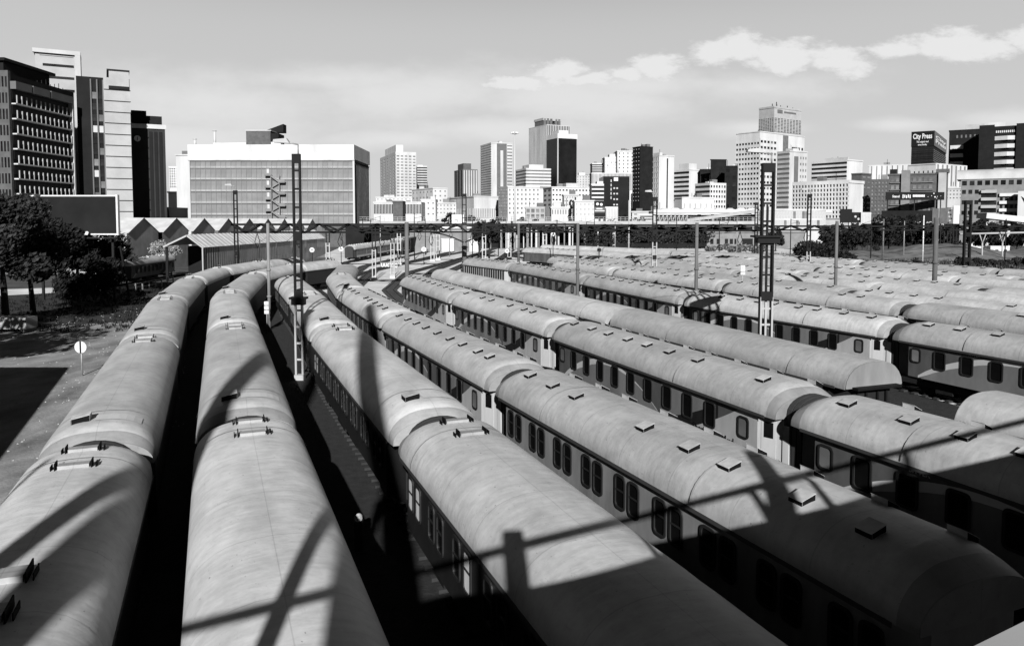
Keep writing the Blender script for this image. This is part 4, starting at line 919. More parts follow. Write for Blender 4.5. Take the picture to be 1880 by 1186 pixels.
block('small pale distant houses left of the stepped white block', 1058, 1058.2, 1088, 322, 700, 0, 'offwhite', Rf=('dots', 6, 6, .4, .4, 'greypane'), depth=14, ybot=350, roof=((1062, 1074, 317, 'white'),))
block('white lower wing with dark strips at left of stepped tower', 1087, 1087.2, 1112, 300, 600, 0, 'white', Rf=('band', 4, 1, .6), depth=15, ybot=317)
block('ribbed grey wing below the dark strips', 1086, 1086.2, 1160, 318, 560, 0, 'white', Rf=('fin', 30, .55, 0, 0, 'greypane'), depth=15, ybot=350)
block('white middle step with pale bands of windows', 1110, 1110.2, 1138, 289, 590, 0, 'white', Rf=('grid', 8, 5, .4, .4, 'offwhite'), depth=15, ybot=318, roof=((1118, 1136, 283, 'white'),))
block('tall white step dotted with dark windows', 1133, 1133.2, 1163, 277, 585, 0, 'white', Rf=('dots', 4, 7, .25, .3), depth=15, ybot=325)
block('black office block with two columns of lit square windows', 1107, 1107.2, 1155, 324, 420, 0, 'towerglass', Rf=None, depth=18, par=0, hook=lambda t, W_, D_, H: [put('window', pane_mesh(.9, .8, 'offwhite'), t, (W_*(.42 + .11*i), -.02, H - 6.5 - 3.0*k)) for k in range(6) for i in range(2)] + [MB().box(W_*.4, W_*.56, -.2, 0, H-2.6, H-.6).build('sign_panel', M['whitepaint'], t)] + [MB().box(W_*.28, W_*.32, -.15, 0, H-3.2-k*2.3, H-1.8-k*2.3).build('sign_letter', M['paleframe'], t) for k in range(5)])
block('low terraced dark building with white balcony edges', 1086, 1086.2, 1108, 338, 400, 0, 'white', Rf=('band', 6, 1, .6), depth=12, ybot=385, roof=((1096, 1107, 333, 'white'),))
block('tall dark tower with speckled left face', 1160, 1175, 1197, 269, 470, 25, 'darkwall', Lf=('dots', 3, 14, .22, .25, 'offwhite'), ybot=372, par=.3)
block('white tower with gridded left face and single dark slit', 1190, 1210, 1236, 285, 500, 25, 'white', Lf=('grid', 6, 10, .55, .7, 'greypane'), ybot=385, roof=((1211, 1216, 280, 'white'),), hook=lambda t, W_, D_, H: MB().box(W_*.5, W_*.58, -.12, 0, 8, H-2).build('window_strip', M['pane'], t))
block('white building with dark balcony bands right of slit tower', 1235, 1265, 1285, 311, 540, 35, 'white', Lf=('band', 7, 1, .5, 1, 'pane'), ybot=372, roof=((1265, 1279, 300, 'white'),))
block('white tank-like blocks below the balcony bands', 1237, 1252, 1310, 362, 420, 20, 'white', Rf=('dots', 6, 1, .2, .3, 'pale'), Lf=None, ybot=392)
block('small white gridded office at left of the great white tower', 1275, 1303, 1331, 336, 430, 25, 'white', Rf=('grid', 6, 5, .55, .5), Lf=('band', 5, 1, .5), ybot=384)
block('plain black tower behind the small white office', 1303, 1304, 1331, 293, 520, 5, 'darkwall', depth=16, name='office_tower')
block('dark lower block at left of the plain black tower', 1285, 1285.2, 1305, 311, 540, 0, 'darkwall', Rf=('grid', 3, 4, .7, .6, 'pane'), depth=14, ybot=340)
block('dark brown block against the great white tower', 1330, 1330.2, 1352, 305, 500, 0, 'darkwall', Rf=('dots', 2, 6, .5, .5, 'pane'), depth=14, ybot=385)
block('great white tower with square dark windows in rows', 1348, 1394, 1473, 241, 520, 38, 'white', Rf=None, Lf=('grid', 8, 14, .68, .42), ybot=388, marg=(.09, 0), hook=lambda t, W_, D_, H: (facade(t, 'R', W_, 10, H*.93, ('grid', 5, 14, .68, .42), 'white', 0, W_*.36), MB().box(W_*.5, W_*.62, -.1, 0, 10, H-1).build('pale_stair_strip', M['greypane'], t), facade(t, 'R', W_, H*.55, H*.90, ('grid', 4, 5, .6, .4), 'white', W_*.68, W_*.98)))
block('gridded crown tower standing behind the great white tower', 1389, 1421, 1466, 195, 640, 35, 'pale', Rf=('grid', 9, 10, .72, .5), Lf=('grid', 7, 10, .72, .5), ybot=242, marg=(.09, 0), par=1.5, hook=lambda t, W_, D_, H: [MB().tube((W_*a, D_*.4, H), (W_*a, D_*.4, H+h_), .35, n=6).build('antenna', M['iron'], t) for a, h_ in ((.15, 3), (.3, 5), (.45, 2.5), (.7, 3), (.9, 2))] + [MB().box(W_*.12, W_*.3, -.2, -.0, H-5.5, H-2.5).build('sign_emblem', M['greywall'], t), MB().box(W_*.36, W_*.8, -.2, 0, H-4.8, H-3.4).build('sign_lettering', M['greywall'], t)])
block('pale apartment tower with recessed balconies before the great white tower', 1424, 1449, 1479, 277, 430, 30, 'offwhite', Rf=None, Lf=('band', 12, 1, .45, 1, 'greypane'), ybot=385, hook=lambda t, W_, D_, H: (MB().box(W_*.25, W_*.48, -.1, 0, 6, H-3).build('grey_strip', M['greywall'], t), facade(t, 'R', W_, 12, H-2, ('dots', 3, 10, .4, .4, 'greypane'), 'offwhite', W_*.55, W_*.98)), roof=((1455, 1466, 272, 'white'),))
block('long white slab with window bands behind the ribbed block', 1487, 1555, 1580, 293, 420, 35, 'white', Lf=('band', 4, 1, .5), ybot=328, roof=((1556, 1558, 288, 'offwhite'),))
block('wide white block with close vertical ribs and blank white end', 1453, 1558, 1583, 331, 330, 42, 'white', Lf=('grid', 18, 8, .55, .62, 'pane', .45), ybot=402, par=1.2)
block('dark brick block right beside the ribbed white block', 1560, 1581, 1596, 318, 345, 40, 'brick', Rf=('dots', 2, 8, .6, .3, 'greypane'), ybot=396, roof=())
block('row of white buildings on the skyline left of the lettered tower', 1595, 1595.2, 1668, 304, 520, 0, 'white', Rf=('fin', 8, .2, 0, 0, 'greypane'), depth=20, ybot=340)
block('mixed dark glazed block with bright squares before white row', 1592, 1592.2, 1628, 330, 370, 0, 'brick', Rf=('grid', 6, 9, .55, .55, 'greypane'), depth=14, ybot=395)
# lettered tower
def fit(o, w, h):
    vs = o.data.vertices; xs = [v.co.x for v in vs]; zs = [v.co.z for v in vs]; o.scale = (w/(max(xs)-min(xs)), 1, h/(max(zs)-min(zs)))
def letter_hook(t, Wd, Dp, H):
    hs = 11.5
    MB().box(-.45, Wd+.3, -.45, Dp+.2, H-hs, H+.3).build('sign_box', M['black'], t)
    s1 = put('lettering', text_mesh('lettering', 'City Press', 6.1, M['whitepaint'], .16), t, (-.48, Dp*.94, H-5.4), -math.pi/2); fit(s1, Dp*.86, 5.4)
    s2 = put('lettering', text_mesh('lettering', 'The original read', 2.3, M['whitepaint'], .05), t, (-.48, Dp*.77, H-8.5), -math.pi/2); fit(s2, Dp*.54, 1.9)
    s3 = put('lettering', text_mesh('lettering', 'every Sunday', 2.3, M['whitepaint'], .05), t, (-.48, Dp*.70, H-10.7), -math.pi/2); fit(s3, Dp*.40, 1.8)
    MB().box(-.02, Wd, -.49, -.455, H-hs+.4, H).build('side_sign', M['greywall'], t)
    for i, w in enumerate(('City', 'Press')):
        s = put('lettering', text_mesh('lettering', w, 4.2, M['whitepaint'], .12), t, (Wd*.08, -.52, H-4.6-3.6*i)); fit(s, Wd*.84, 3.2)
block('dark banded office tower topped by a black lettered sign', 1668, 1714, 1731, 241, 600, 55, 'darkwall', Rf=('band', 7, 1, .5), Lf=('band', 7, 1, .5), ybot=297, marg=(.17, 0), par=0, hook=letter_hook)
# dark hospital-like tower
def hosp_hook(t, Wd, Dp, H):
    n = 8; z1 = H - 9; ch = 5.1
    MB().box(-1.5, Wd*.27, -1.5, 1, 0, H+1).build('left_pier', M['darkwall'], t); MB().box(Wd*.73, Wd*1.0, -1.5, 1, 0, H+1).build('right_pier', M['darkwall'], t)
    for k in range(n):
        z = z1 - k*ch
        MB().add([(Wd*.28, -.4, z), (Wd*.55, -2.2, z), (Wd*.72, -.4, z), (Wd*.28, -.4, z+2.6), (Wd*.55, -2.2, z+2.6), (Wd*.72, -.4, z+2.6)], [(0,1,4,3), (1,2,5,4), (0,2,1), (3,4,5)]).build('balcony_band', M['offwhite'], t)
    for k in range(10): MB().box(Wd*.3 + k*Wd*.042, Wd*.3 + k*Wd*.042 + .7, -.15, 0, H-4.2, H-2.8).build('top_window', M['offwhite'], t)
block('massive dark tower with bright zigzag balcony bands at right', 1800, 1800.2, 1882, 234, 500, 0, 'darkwall', depth=20, name='office_tower', par=0, hook=hosp_hook, roof=((1806, 1838, 226, 'offwhite'),))
block('dark left wing of the balcony tower with short pale bands', 1740, 1740.2, 1803, 240, 530, 0, 'darkwall', depth=20, name='office_tower', par=.5, hook=lambda t, W_, D_, H: [MB().box(W_*.04, W_*.4, -.8, 0, H-13-k*5.6, H-10.4-k*5.6).build('balcony_band', M['offwhite'], t) for k in range(6)] + [MB().box(W_*.2 + k*2.6, W_*.2 + k*2.6 + 1, -.15, 0, H-5.5, H-3.5).build('top_window', M['greywall'], t) for k in range(7)], roof=((1765, 1800, 231, 'pale'),))
block('tall white building with ribbed face behind the brick apartments', 1663, 1716, 1770, 300, 440, 35, 'white', Rf=('fin', 7, .4, 0, 0, 'greypane'), Lf=('dots', 6, 3, .2, .25), ybot=390)
# brick apartments with black banner
def apt_hook(t, Wd, Dp, H):
    fl = 3.05; z1 = H - 3.2
    for k in range(9):
        z = z1 - k*fl
        for a, b, n in ((.03, .2, 2), (.40, .76, 4)):
            MB().box(Wd*a, Wd*b, -.7, 0, z-.6, z-.35).build('balcony_slab', M['concrete'], t)
            for i in range(n): put('window', pane_mesh(Wd*(b-a)/n*.62, 1.5, 'greypane'), t, (Wd*(a + (b-a)*(i+.5)/n), -.02, z+.7))
    MB().box(Wd*.22, Wd*.37, -1.0, 0, 0, H+1.4).build('pier', M['concrete'], t); MB().box(Wd*.84, Wd*.97, -.9, 0, 0, H).build('pier', M['pale'], t); MB().box(Wd*.8, Wd*1.02, -.9, 4, H, H+1.5).build('pier_cap', M['brick'], t)
    MB().box(Wd*.02, Wd*.14, 1, 6, H, H+2).build('plant_room', M['darkwall'], t)
block('brick apartment block with balconies behind the black banner', 1630, 1630.2, 1737, 320, 320, 0, 'brick', depth=14, name='apartment_block', par=.6, hook=apt_hook)
bn = atY(1626, 375, 306); bw = (1733-1626)/FPX*306; z0, z1 = atY(1626, 367.5, 306).z, atY(1626, 353, 306).z
t = thing('rooftop_banner', 'long black banner sign with white marks across the brick apartments', 'banner', (bn.x, 306, 0)); MB().box(0, bw, 0, .3, z0, z1).build('banner', M['black'], t)
_tx = put('lettering', text_mesh('lettering', 'Stand', 1.3, M['whitepaint'], .03), t, (bw*.11, -.02, z0+1.0))
for k in range(5): MB().box(bw*(.285 + .03*k), bw*(.302 + .03*k), -.03, -.004, z0+.7+.2*(k % 2), z0+2.2-.15*(k % 3)).build('banner_mark', M['whitepaint'], t)
for k in range(8): MB().box(bw*(.46 + .026*k), bw*(.482 + .026*k), -.03, -.004, z0+1.2, z0+2.1).build('banner_mark', M['whitepaint'], t)
for a, b, r in ((.82, 2.6, .25), (.78, 1.7, .15), (.84, 1.2, .3), (.88, 1.4, .15), (.72, 1.3, .12), (.94, 1.6, .12), (.87, .7, .15)): MB().tube((bw*a, -.03, z0+b), (bw*a, -.004, z0+b), r, n=10).build('banner_mark', M['whitepaint'], t)
for x in (bw*.04, bw*.5, bw*.95): MB().box(x-.15, x+.15, .3, .6, 0, z1-.2).build('banner_post', M['iron'], t)
block('dark flat roofed market hall with pale ledges below the apartments', 1618, 1618.2, 1716, 387, 290, 0, 'darkwall', depth=18, name='market_hall', par=0, hook=lambda t, W_, D_, H: [MB().box(-.5, W_, -.8, 0, z, z+.5).build('pale_ledge', M['offwhite'], t) for z in (8.8, 6.2)])
def vault_hook(t, Wd, Dp, H):
    n = 14; pts = [(Dp*.5 - Dp*.52*math.cos(math.pi*k/n), H + 4.2*math.sin(math.pi*k/n)) for k in range(n+1)]
    mb = MB(); vs = [(x, y, z) for x in (-1.5, Wd+8) for y, z in pts]; mb.add(vs, [(k, n+1+k, n+2+k, k+1) for k in range(n)], 0, True); mb.add(vs[:n+1], [tuple(range(n, -1, -1))]); mb.build('vault_roof', M['offwhite'], t)
    for k in range(9): MB().box(Wd*.02 + k*Wd/9, Wd*.02 + k*Wd/9 + 1.6, -.1, 0, H-2.4, H-.6).build('clerestory', M['pane'], t)
    for k in range(3):
        for j in range(4): put('window', pane_mesh(1.3, 1.6, 'pane'), t, (1.2 + j*2.2, -.02, H-5 - k*4.2))
    for k in range(5): MB().box(Wd*.3, Wd*.52, -1.2, 0, H-5.6-k*3, H-4.4-k*3).build('balcony_band', M['pale'], t)
    for k in range(5): MB().box(Wd*.3, Wd*.52, -.05, -.02, H-7.4-k*3, H-5.62-k*3).build('window_band', M['pane'], t)
    for k in range(4): MB().box(Wd*.56, Wd*1.0, -.9, 0, H-7-k*3, H-5.8-k*3).build('balcony_band', M['white'], t)
    for k in range(4):
        for j in range(6): put('window', pane_mesh(.9, 1.5, 'pane'), t, (Wd*.59 + j*1.7, -.02, H-8-k*3))
block('modern building with curved vault roof at the right edge', 1763, 1763.2, 1890, 330, 310, 0, 'concrete', depth=16, name='modern_building', par=0, hook=vault_hook)
t = block('white sign wall with black mark at the far right edge', 1868, 1868.2, 1895, 351, 295, 0, 'white', depth=3, name='sign_wall', par=0); MB().sideprism([(1.0, 19), (2.6, 15.5), (2.9, 16), (2.0, 18.2)], -.08, -.0).build('wall_mark', M['black'], t)
# far filler so the skyline never opens onto bare ground
for i, (a, b, y, Y, s) in enumerate([(1035, 1062, 357, 390, 'low white house with dark windows behind cypress'), (800, 838, 372, 460, 'low white row beside the classical building'), (1478, 1500, 362, 380, 'low pale annex left of the ribbed white block'), (1160, 1240, 388, 360, 'low white plinth under the dark speckled tower'), (1736, 1770, 345, 350, 'pale narrow block between brick apartments and modern building')]):
    block(s, a, a+.2, b, y, Y, 0, 'offwhite', Rf=('dots', 6, 3, .4, .3, 'greypane'), depth=12, ybot=y+22)
# ------------------------------------------------------------------ road bridge across the yard's throat, columns, small buildings
def xz(pxx, py, Y): p = atY(pxx, py, Y); return p.x, p.z
rb_ = thing('viaduct', 'long low road viaduct on white columns beyond the yard', 'viaduct', (0, 262, 0))
x0, x1 = xz(660, 400, 262)[0], xz(1400, 400, 262)[0]; zd, zt = 7.6, 8.8
MB().box(x0, x1, 0, 12, zd, zt).build('deck', M['concrete'], rb_); MB().box(x0, x1, -.25, -.002, zt-.6, 9.5).build('parapet', M['pale'], rb_)
for k in range(92): MB().box(x0+1+k*1.5, x0+1.1+k*1.5, -.3, -.18, 9.5, 10.9).build('railing_post', M['pale'], rb_)
MB().box(x0, x1, -.29, -.2, 10.8, 10.9).build('handrail', M['pale'], rb_); MB().box(x0, x1, -.27, -.22, 10.1, 10.2).build('mid_rail', M['pale'], rb_)
for i, pxx in enumerate([868, 886, 900, 920, 929, 934, 944, 950, 962, 968, 976, 985, 990, 998, 1004, 1014, 1022, 1028, 1036, 1046, 1052, 1075, 1100, 1130]):
    x = xz(pxx, 430, 262)[0]; w = (.35, .55, .4, .7)[i % 4]; MB().box(x-w/2, x+w/2, (i*37 % 9)-.5, (i*37 % 9)+.5, 0, zd).build('column', M['offwhite' if i % 3 else 'concrete'], rb_)
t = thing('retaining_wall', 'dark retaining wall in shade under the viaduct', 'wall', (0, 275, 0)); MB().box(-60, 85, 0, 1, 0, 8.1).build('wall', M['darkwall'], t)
# grey gabled depot with two white garage doors
p = at(760, 462, 0); Y = 235; xa, xb = xz(752, 430, Y)[0], xz(880, 430, Y)[0]; zg = xz(760, 424, Y)[1]
dp = thing('depot', 'grey depot with two white garage doors and pale gable above', 'depot', (xa, Y, 0)); MB().box(0, xb-xa, 0, 14, 0, zg).build('wall', M['concrete'], dp)
xm = xz(838, 400, Y)[0]-xa; MB().sideprism([(xm-6, zg), (xm+6, zg), (xm+3, zg+2.2), (xm-3, zg+2.2)], .5, 13).build('gable', M['offwhite'], dp); MB().box(xm-1.6, xm+2.2, 2, 6, zg+2.2, zg+5).build('roof_tower', M['white'], dp)
for a, b in ((811, 833), (862, 880)):
    u0, u1 = xz(a, 450, Y)[0]-xa, xz(b, 450, Y)[0]-xa; d = MB(); d.box(u0, u1, -.12, 0, .1, 3.9); d.box(u0-.25, u1+.25, -.2, 0, 3.9, 4.2)
    for k in range(5): d.box(u0+.08, u1-.08, -.15, -.12, .3+k*.72, .36+k*.72)
    d.build('garage_door', M['whitepaint'], dp)
block('dark brick platform building beside the pale coaches', 684, 684.2, 752, 428, 250, 0, 'darkwall', depth=14, name='platform_building', par=.5)
pc = thing('platform_canopy', 'pale flat platform canopy on posts behind the pale coaches', 'canopy', (-31, 205, 0)); MB().box(-1.6, 1.6, 0, 55, 4.6, 4.85).build('roof', M['pale'], pc)
for k in range(7): MB().box(-.12, .12, 2+k*8.5, 2.25+k*8.5, 0, 4.6).build('post', M['whitepaint'], pc)
# elevated highway at right of centre
hw = thing('elevated_road', 'pale elevated road with slanting ramp at right of centre', 'road bridge', (0, 330, 0))
xa, za = xz(1200, 388, 330); xb, zb = xz(1400, 388, 330); MB().box(xa, xb+30, 0, 12, za-1.4, za).build('deck', M['offwhite'], hw); MB().box(xa, xb+30, -.3, -.002, za-.7, za+.7).build('parapet', M['white'], hw)
r0, r1 = xz(1255, 403, 322), xz(1392, 385, 322); MB().bar((r0[0], -6, r0[1]-.6), (r1[0], -6, r1[1]-.6), 6, 1.2).build('ramp', M['pale'], hw)
for k in range(8): x = xa + 3 + k*(xb-xa)/8; MB().box(x-.5, x+.5, 3, 5, 0, za-1.4).build('pier', M['concrete'], hw)
MB().box(xa+14, xb, 11, 11.5, 0, za-1.6).build('painted_shade_wall', M['black'], hw)  # black backing, shade under the deck put into its colour
for i in range(9):
    x = xa + 6 + i*(xb-xa-4)/9; cw_ = 3.9 + (i % 3)*.6
    t = thing('parked_car', f'{["pale", "white", "silver"][i % 3]} car on the elevated road, {ORD[i] if i < 8 else "last"} from its left end', 'car', (x, 336, za), 0, 'cars on the elevated road')
    MB().sideprism([(-cw_/2, .3), (cw_/2, .3), (cw_/2, .85), (cw_*.36, .92), (cw_*.2, 1.42), (-cw_*.25, 1.42), (-cw_*.42, .9), (-cw_/2, .85)], -.85, .85).build('body', M[['paleframe', 'whitepaint', 'offwhite'][i % 3]], t)
    for wx in (-cw_*.3, cw_*.3): MB().tube((wx, -.9, .32), (wx, .9, .32), .32, n=12).build('wheels', M['black'], t)
# truss footbridge piece and station roof
ft = thing('truss_footbridge', 'grey truss footbridge hanging left of the slanting ramp', 'footbridge', (xz(1203, 400, 300)[0], 300, 0)); w_ = xz(1262, 400, 300)[0]-xz(1203, 400, 300)[0]; za, zb = xz(1203, 411, 300)[1], xz(1203, 394, 300)[1]
MB().box(0, w_, -.15, .15, za, za+.3).box(0, w_, -.15, .15, zb-.3, zb).build('chords', M['pale'], ft); mb = MB()
for k in range(9): mb.bar((w_*k/8, 0, za+.15), (w_*min(8, k+1)/8, 0, zb-.15), .22); mb.box(w_*k/8-.1, w_*k/8+.1, -.13, .13, za+.3, zb-.3)
mb.build('lattice', M['pale'], ft); MB().box(0, w_, .6, 1, za, zb).build('back_panel', M['darkwall'], ft)
for x in (.5, w_-.5): MB().box(x-.25, x+.25, .2, .55, 0, za).build('post', M['concrete'], ft)
block('pale warehouse with fine vertical cladding below the ribbed white block', 1393, 1395, 1515, 384, 300, 0, 'offwhite', Rf=('grid', 22, 2, .92, .82, 'paleframe', .12), depth=20, name='warehouse', ybot=419)
block('low brick yard building with dark square windows', 1297, 1298, 1478, 425, 262, 0, 'concrete', depth=10, name='brick_building', par=.5, hook=lambda t, W_, D_, H: [MB().box(x, x+1.1, -.06, 0, 1.6, 3.4).build('window', M['black'], t) for x in (1.2, 3.4, 6.2, 7.9, 9.5)] + [MB().box(12.2, 15.8, -.1, 0, 1.2, 3.5).build('dark_doorway', M['black'], t)])
block('round fronted white stack of floors left of the truss footbridge', 1175, 1175.2, 1198, 393, 330, 0, 'white', Rf=('band', 3, 1, .6), depth=8, name='pavilion', ybot=410)
block('white box building with ribbed lower floor before the black block', 1112, 1112.2, 1134, 380, 320, 0, 'white', Rf=('fin', 8, .15, 0, 0, 'greypane'), depth=10, name='pavilion', ybot=402)
# tall advert column
x, z1 = xz(1091, 369, 300); z0 = xz(1091, 402, 300)[1]; w_ = 20/FPX*300; t = thing('advert_column', 'dark upright advert panel with pale fruit-like shapes near cypress', 'billboard', (x, 300, 0))
MB().box(0, w_, 0, .5, z0, z1).build('panel', M['black'], t); MB().box(.1, w_-.1, -.04, -.002, z0+2.4, z0+4.6).build('mid_panel', M['greywall'], t); MB().box(w_*.2, w_*.75, -.06, -.045, z0+3.7, z0+4.2).box(.2, w_-.2, -.06, -.045, z0+3.0, z0+3.3).build('text_bar', M['whitepaint'], t)
for a, b in ((.3, 5.8), (.65, 5.6)): MB().tube((w_*a, -.05, z0+b), (w_*a, -.004, z0+b), .55, n=14).build('shape', M['whitepaint'], t)
MB().box(w_*.4, w_*.6, .05, .45, 0, z0).build('post', M['iron'], t)
# billboards at right
def hoarding(px0, px1, y0, y1, Y, m, label, extra=None):
    x, z1 = xz(px0, y0, Y); x1, z0 = xz(px1, y1, Y); t = thing('billboard', label, 'billboard', (x, Y, 0)); w = x1 - x
    MB().box(0, w, 0, .25, z0, z1).build('panel', M[m], t)
    for f in (.25, .75): MB().box(w*f-.1, w*f+.1, .26, .46, 0, z1-.2).build('post', M['iron'], t)
    if extra: extra(t, w, z0, z1)
    return t
hoarding(1712, 1723, 383, 411, 200, 'brick', 'narrow grey billboard, left one of the pair above the brown pole')
hoarding(1726, 1739, 382, 411, 201, 'brick', 'narrow grey billboard, right one of the pair above the brown pole')
hoarding(1739.5, 1750, 381, 411, 203, 'greywall', 'mottled picture billboard between grey pair and white panel', lambda t, w, z0, z1: [MB().tube((w*(.2+.6*((k*7) % 5)/5), -.04, z0+.3+(z1-z0-.6)*k/7), (w*(.2+.6*((k*7) % 5)/5), -.003, z0+.3+(z1-z0-.6)*k/7), .22, n=9).build('picture_spot', M['pale' if k % 2 else 'darkwall'], t) for k in range(8)])
hoarding(1750.5, 1761, 378, 411, 204, 'white', 'narrow white billboard right of the mottled picture')
hoarding(1543, 1564, 384, 409, 250, 'black', 'small black billboard at foot of ribbed white block')
hoarding(1565, 1581, 390, 409, 252, 'black', 'black billboard with two pale figures', lambda t, w, z0, z1: [MB().tube((w*a, -.04, z0+b), (w*a, -.003, z0+b), .4, n=10).build('figure', M['paleframe'], t) for a, b in ((.35, 2.0), (.7, 1.2))])
hoarding(1581, 1599, 390, 411, 251, 'offwhite', 'pale striped billboard right of the two figures', lambda t, w, z0, z1: [MB().box(w*k/7, w*k/7+.06, -.03, -.003, z0+.1, z1-.1).build('stripe', M['paleframe'], t) for k in range(1, 7)])
# big black billboard at left
x, z1 = xz(52, 361, 92); x1, z0 = xz(215, 429, 92); w = x1-x; t = thing('billboard', 'big black billboard with white edge behind the left trees', 'billboard', (x, 92, 0))
MB().box(0, w, 0, .3, z0, z1).build('panel', M['darkwall'], t); MB().box(-.1, w, -.08, .34, z1+.002, z1+.16).box(-.1, w, -.1, .34, z0-.16, z0-.002).box(w-.002+.004, w+.22, -.12, .36, z0-.2, z1+.2).build('edge_frame', M['whitepaint'], t)
for f in (.1, .5, .92): MB().bar((w*f, .6, 0), (w*f, .6, z1), .25).bar((w*f+.6, 3, 0), (w*f+.2, .5, z1-1), .18).build('support', M['iron'], t)
MB().box(w*.4, w*1.02, -.6, .3, z0-.6, z0-.45).build('catwalk', M['iron'], t)
MB().tube((w*.69, -.7, z0+.1), (w*.69, -.5, z0+.1), .18, n=12).build('floodlight', M['whitepaint'], t)
# high mast light
x, z = xz(945, 245, 250); t = thing('high_mast_light', 'very tall slender white floodlight mast left of the ribbed skyscraper', 'floodlight mast', (x, 250, 0))
MB().tube((0,0,0), (0,0,z), .42, .16, 10).build('mast', M['offwhite'], t)
for k in range(6): a = k*math.pi/3; MB().tube((.9*math.cos(a), .9*math.sin(a), z-.2), (.9*math.cos(a), .9*math.sin(a), z+.35), .42, .3, 8).tube((0,0,z), (.9*math.cos(a), .9*math.sin(a), z), .07, n=5).build('floodlight', M['whitepaint'], t)
# boundary: pale strip with short white posts behind the far rows
sheet('pale_path', [(14, 215), (120, 119), (126, 124), (22, 225)], .03, M['dirt'])
for i in range(13):
    p = at(1065 + i*48, 453 + i*2.4, 0); q = atY(1065 + i*48, 450, max(100, min(190, 196 - i*7.0)))
    t = tag(MB().box(-.16, .16, -.16, .16, 0, 1.25).box(-.2, .2, -.2, .2, 1.25, 1.4).build('marker_post', M['whitepaint'], None, (q.x, q.y, 0)), 'short white marker post in the row behind the farthest coaches', 'post', 'white marker posts')
# right field: site cabins, crane, low ramp
def cabin(px0, px1, ybase, hgt, label):
    a, b = at(px0, ybase, 0), at(px1, ybase, 0); t = thing('site_cabin', label, 'cabin', (a.x, a.y, 0)); w = b.x-a.x
    MB().box(0, w, 0, 2.6, .35, .35+hgt).box(-.08, w+.08, -.08, 2.68, .35+hgt, .5+hgt).build('cabin_wall', M['whitepaint'], t)
    for f in (.25, .7): MB().box(w*f, w*f+.8, -.05, 0, 1.3, 2.2).build('window', M['pane'], t)
    for f in (.1, .85): MB().box(w*f, w*f+.3, .3, 2.2, 0, .348).build('skid', M['iron'], t)
cabin(1772, 1815, 473, 2.4, 'white site cabin, left one of the pair in the scrub'); cabin(1818, 1853, 474, 2.6, 'white site cabin, right one of the pair in the scrub')
a = at(1812, 469, 0); t = thing('mobile_crane', 'white mobile crane with folded boom behind the site cabins', 'crane', (a.x, a.y+9, 0)); MB().box(0, 7, -1.2, 1.2, .6, 1.7).build('chassis', M['whitepaint'], t); MB().sideprism([(.2, 1.7), (2.2, 1.7), (2.2, 3.6), (.9, 3.6), (.2, 2.7)], -1.1, 1.1).build('cab', M['whitepaint'], t); MB().box(.7, 1.9, -1.13, -1.102, 2.5, 3.3).build('cab_window', M['pane'], t); MB().bar((1.5, 0, 4.0), (7.6, 0, 3.1), .6, .6).build('boom', M['whitepaint'], t)
for x in (1, 3, 5, 6.2): MB().tube((x, -1.25, .55), (x, 1.25, .55), .55, n=14).build('wheels', M['black'], t)
for i, (pxx, py) in enumerate([(1738, 466), (1752, 464), (1762, 466)]):
    a = at(pxx, py, 0); t = thing('parked_car', ['pale car leftmost in the scrub field', 'white car between two others in the scrub field', 'pale car nearest the black mast in the scrub'][i], 'car', (a.x, a.y, 0), .3*i, 'cars in the scrub')
    MB().sideprism([(-2, .3), (2, .3), (2, .85), (1.4, .92), (.8, 1.45), (-1, 1.45), (-1.7, .9), (-2, .85)], -.85, .85).build('body', M['whitepaint'], t); MB().sideprism([(.7, 1.0), (1.2, .95), (.75, 1.36)], -.87, .87).sideprism([(-.9, 1.0), (.5, 1.0), (.5, 1.38), (-.9, 1.38)], -.865, .865).build('window', M['pane'], t)
    for wx in (-1.2, 1.2): MB().tube((wx, -.9, .33), (wx, .9, .33), .33, n=12).build('wheels', M['black'], t)
rp = thing('flyover_ramp', 'white sloping flyover ramp at the right edge above dark bushes', 'flyover', (0, 230, 0)); a, b = xz(1802, 396, 230), xz(1900, 407, 230); MB().bar((a[0], 0, a[1]), (b[0]+14, 0, b[1]-1.4), 5, 1.6).build('deck', M['white'], rp)
for f in (.1, .5, .9): x = a[0] + (b[0]-a[0])*f; MB().box(x-.4, x+.4, -.5, .5, 0, a[1]-1.2-f*1.6).build('pier', M['offwhite'], rp)
br = thing('pipe_bridge', 'long thin pale pipe carried on forked legs across the scrub', 'pipe', (0, 175, 0)); a, b = xz(1762, 430, 175), xz(1890, 427, 175); MB().tube((a[0], 0, a[1]), (b[0], 0, b[1]), .22, n=8).build('pipe', M['pale'], br)
for f in (.33, .62): x = a[0] + (b[0]-a[0])*f; MB().tube((x, 0, 0), (x, 0, a[1]-2), .18, n=7).tube((x, 0, a[1]-2.1), (x-.7, 0, a[1]-.1), .12, n=6).tube((x, 0, a[1]-2.1), (x+.7, 0, a[1]-.1), .12, n=6).build('forked_leg', M['pale'], br)
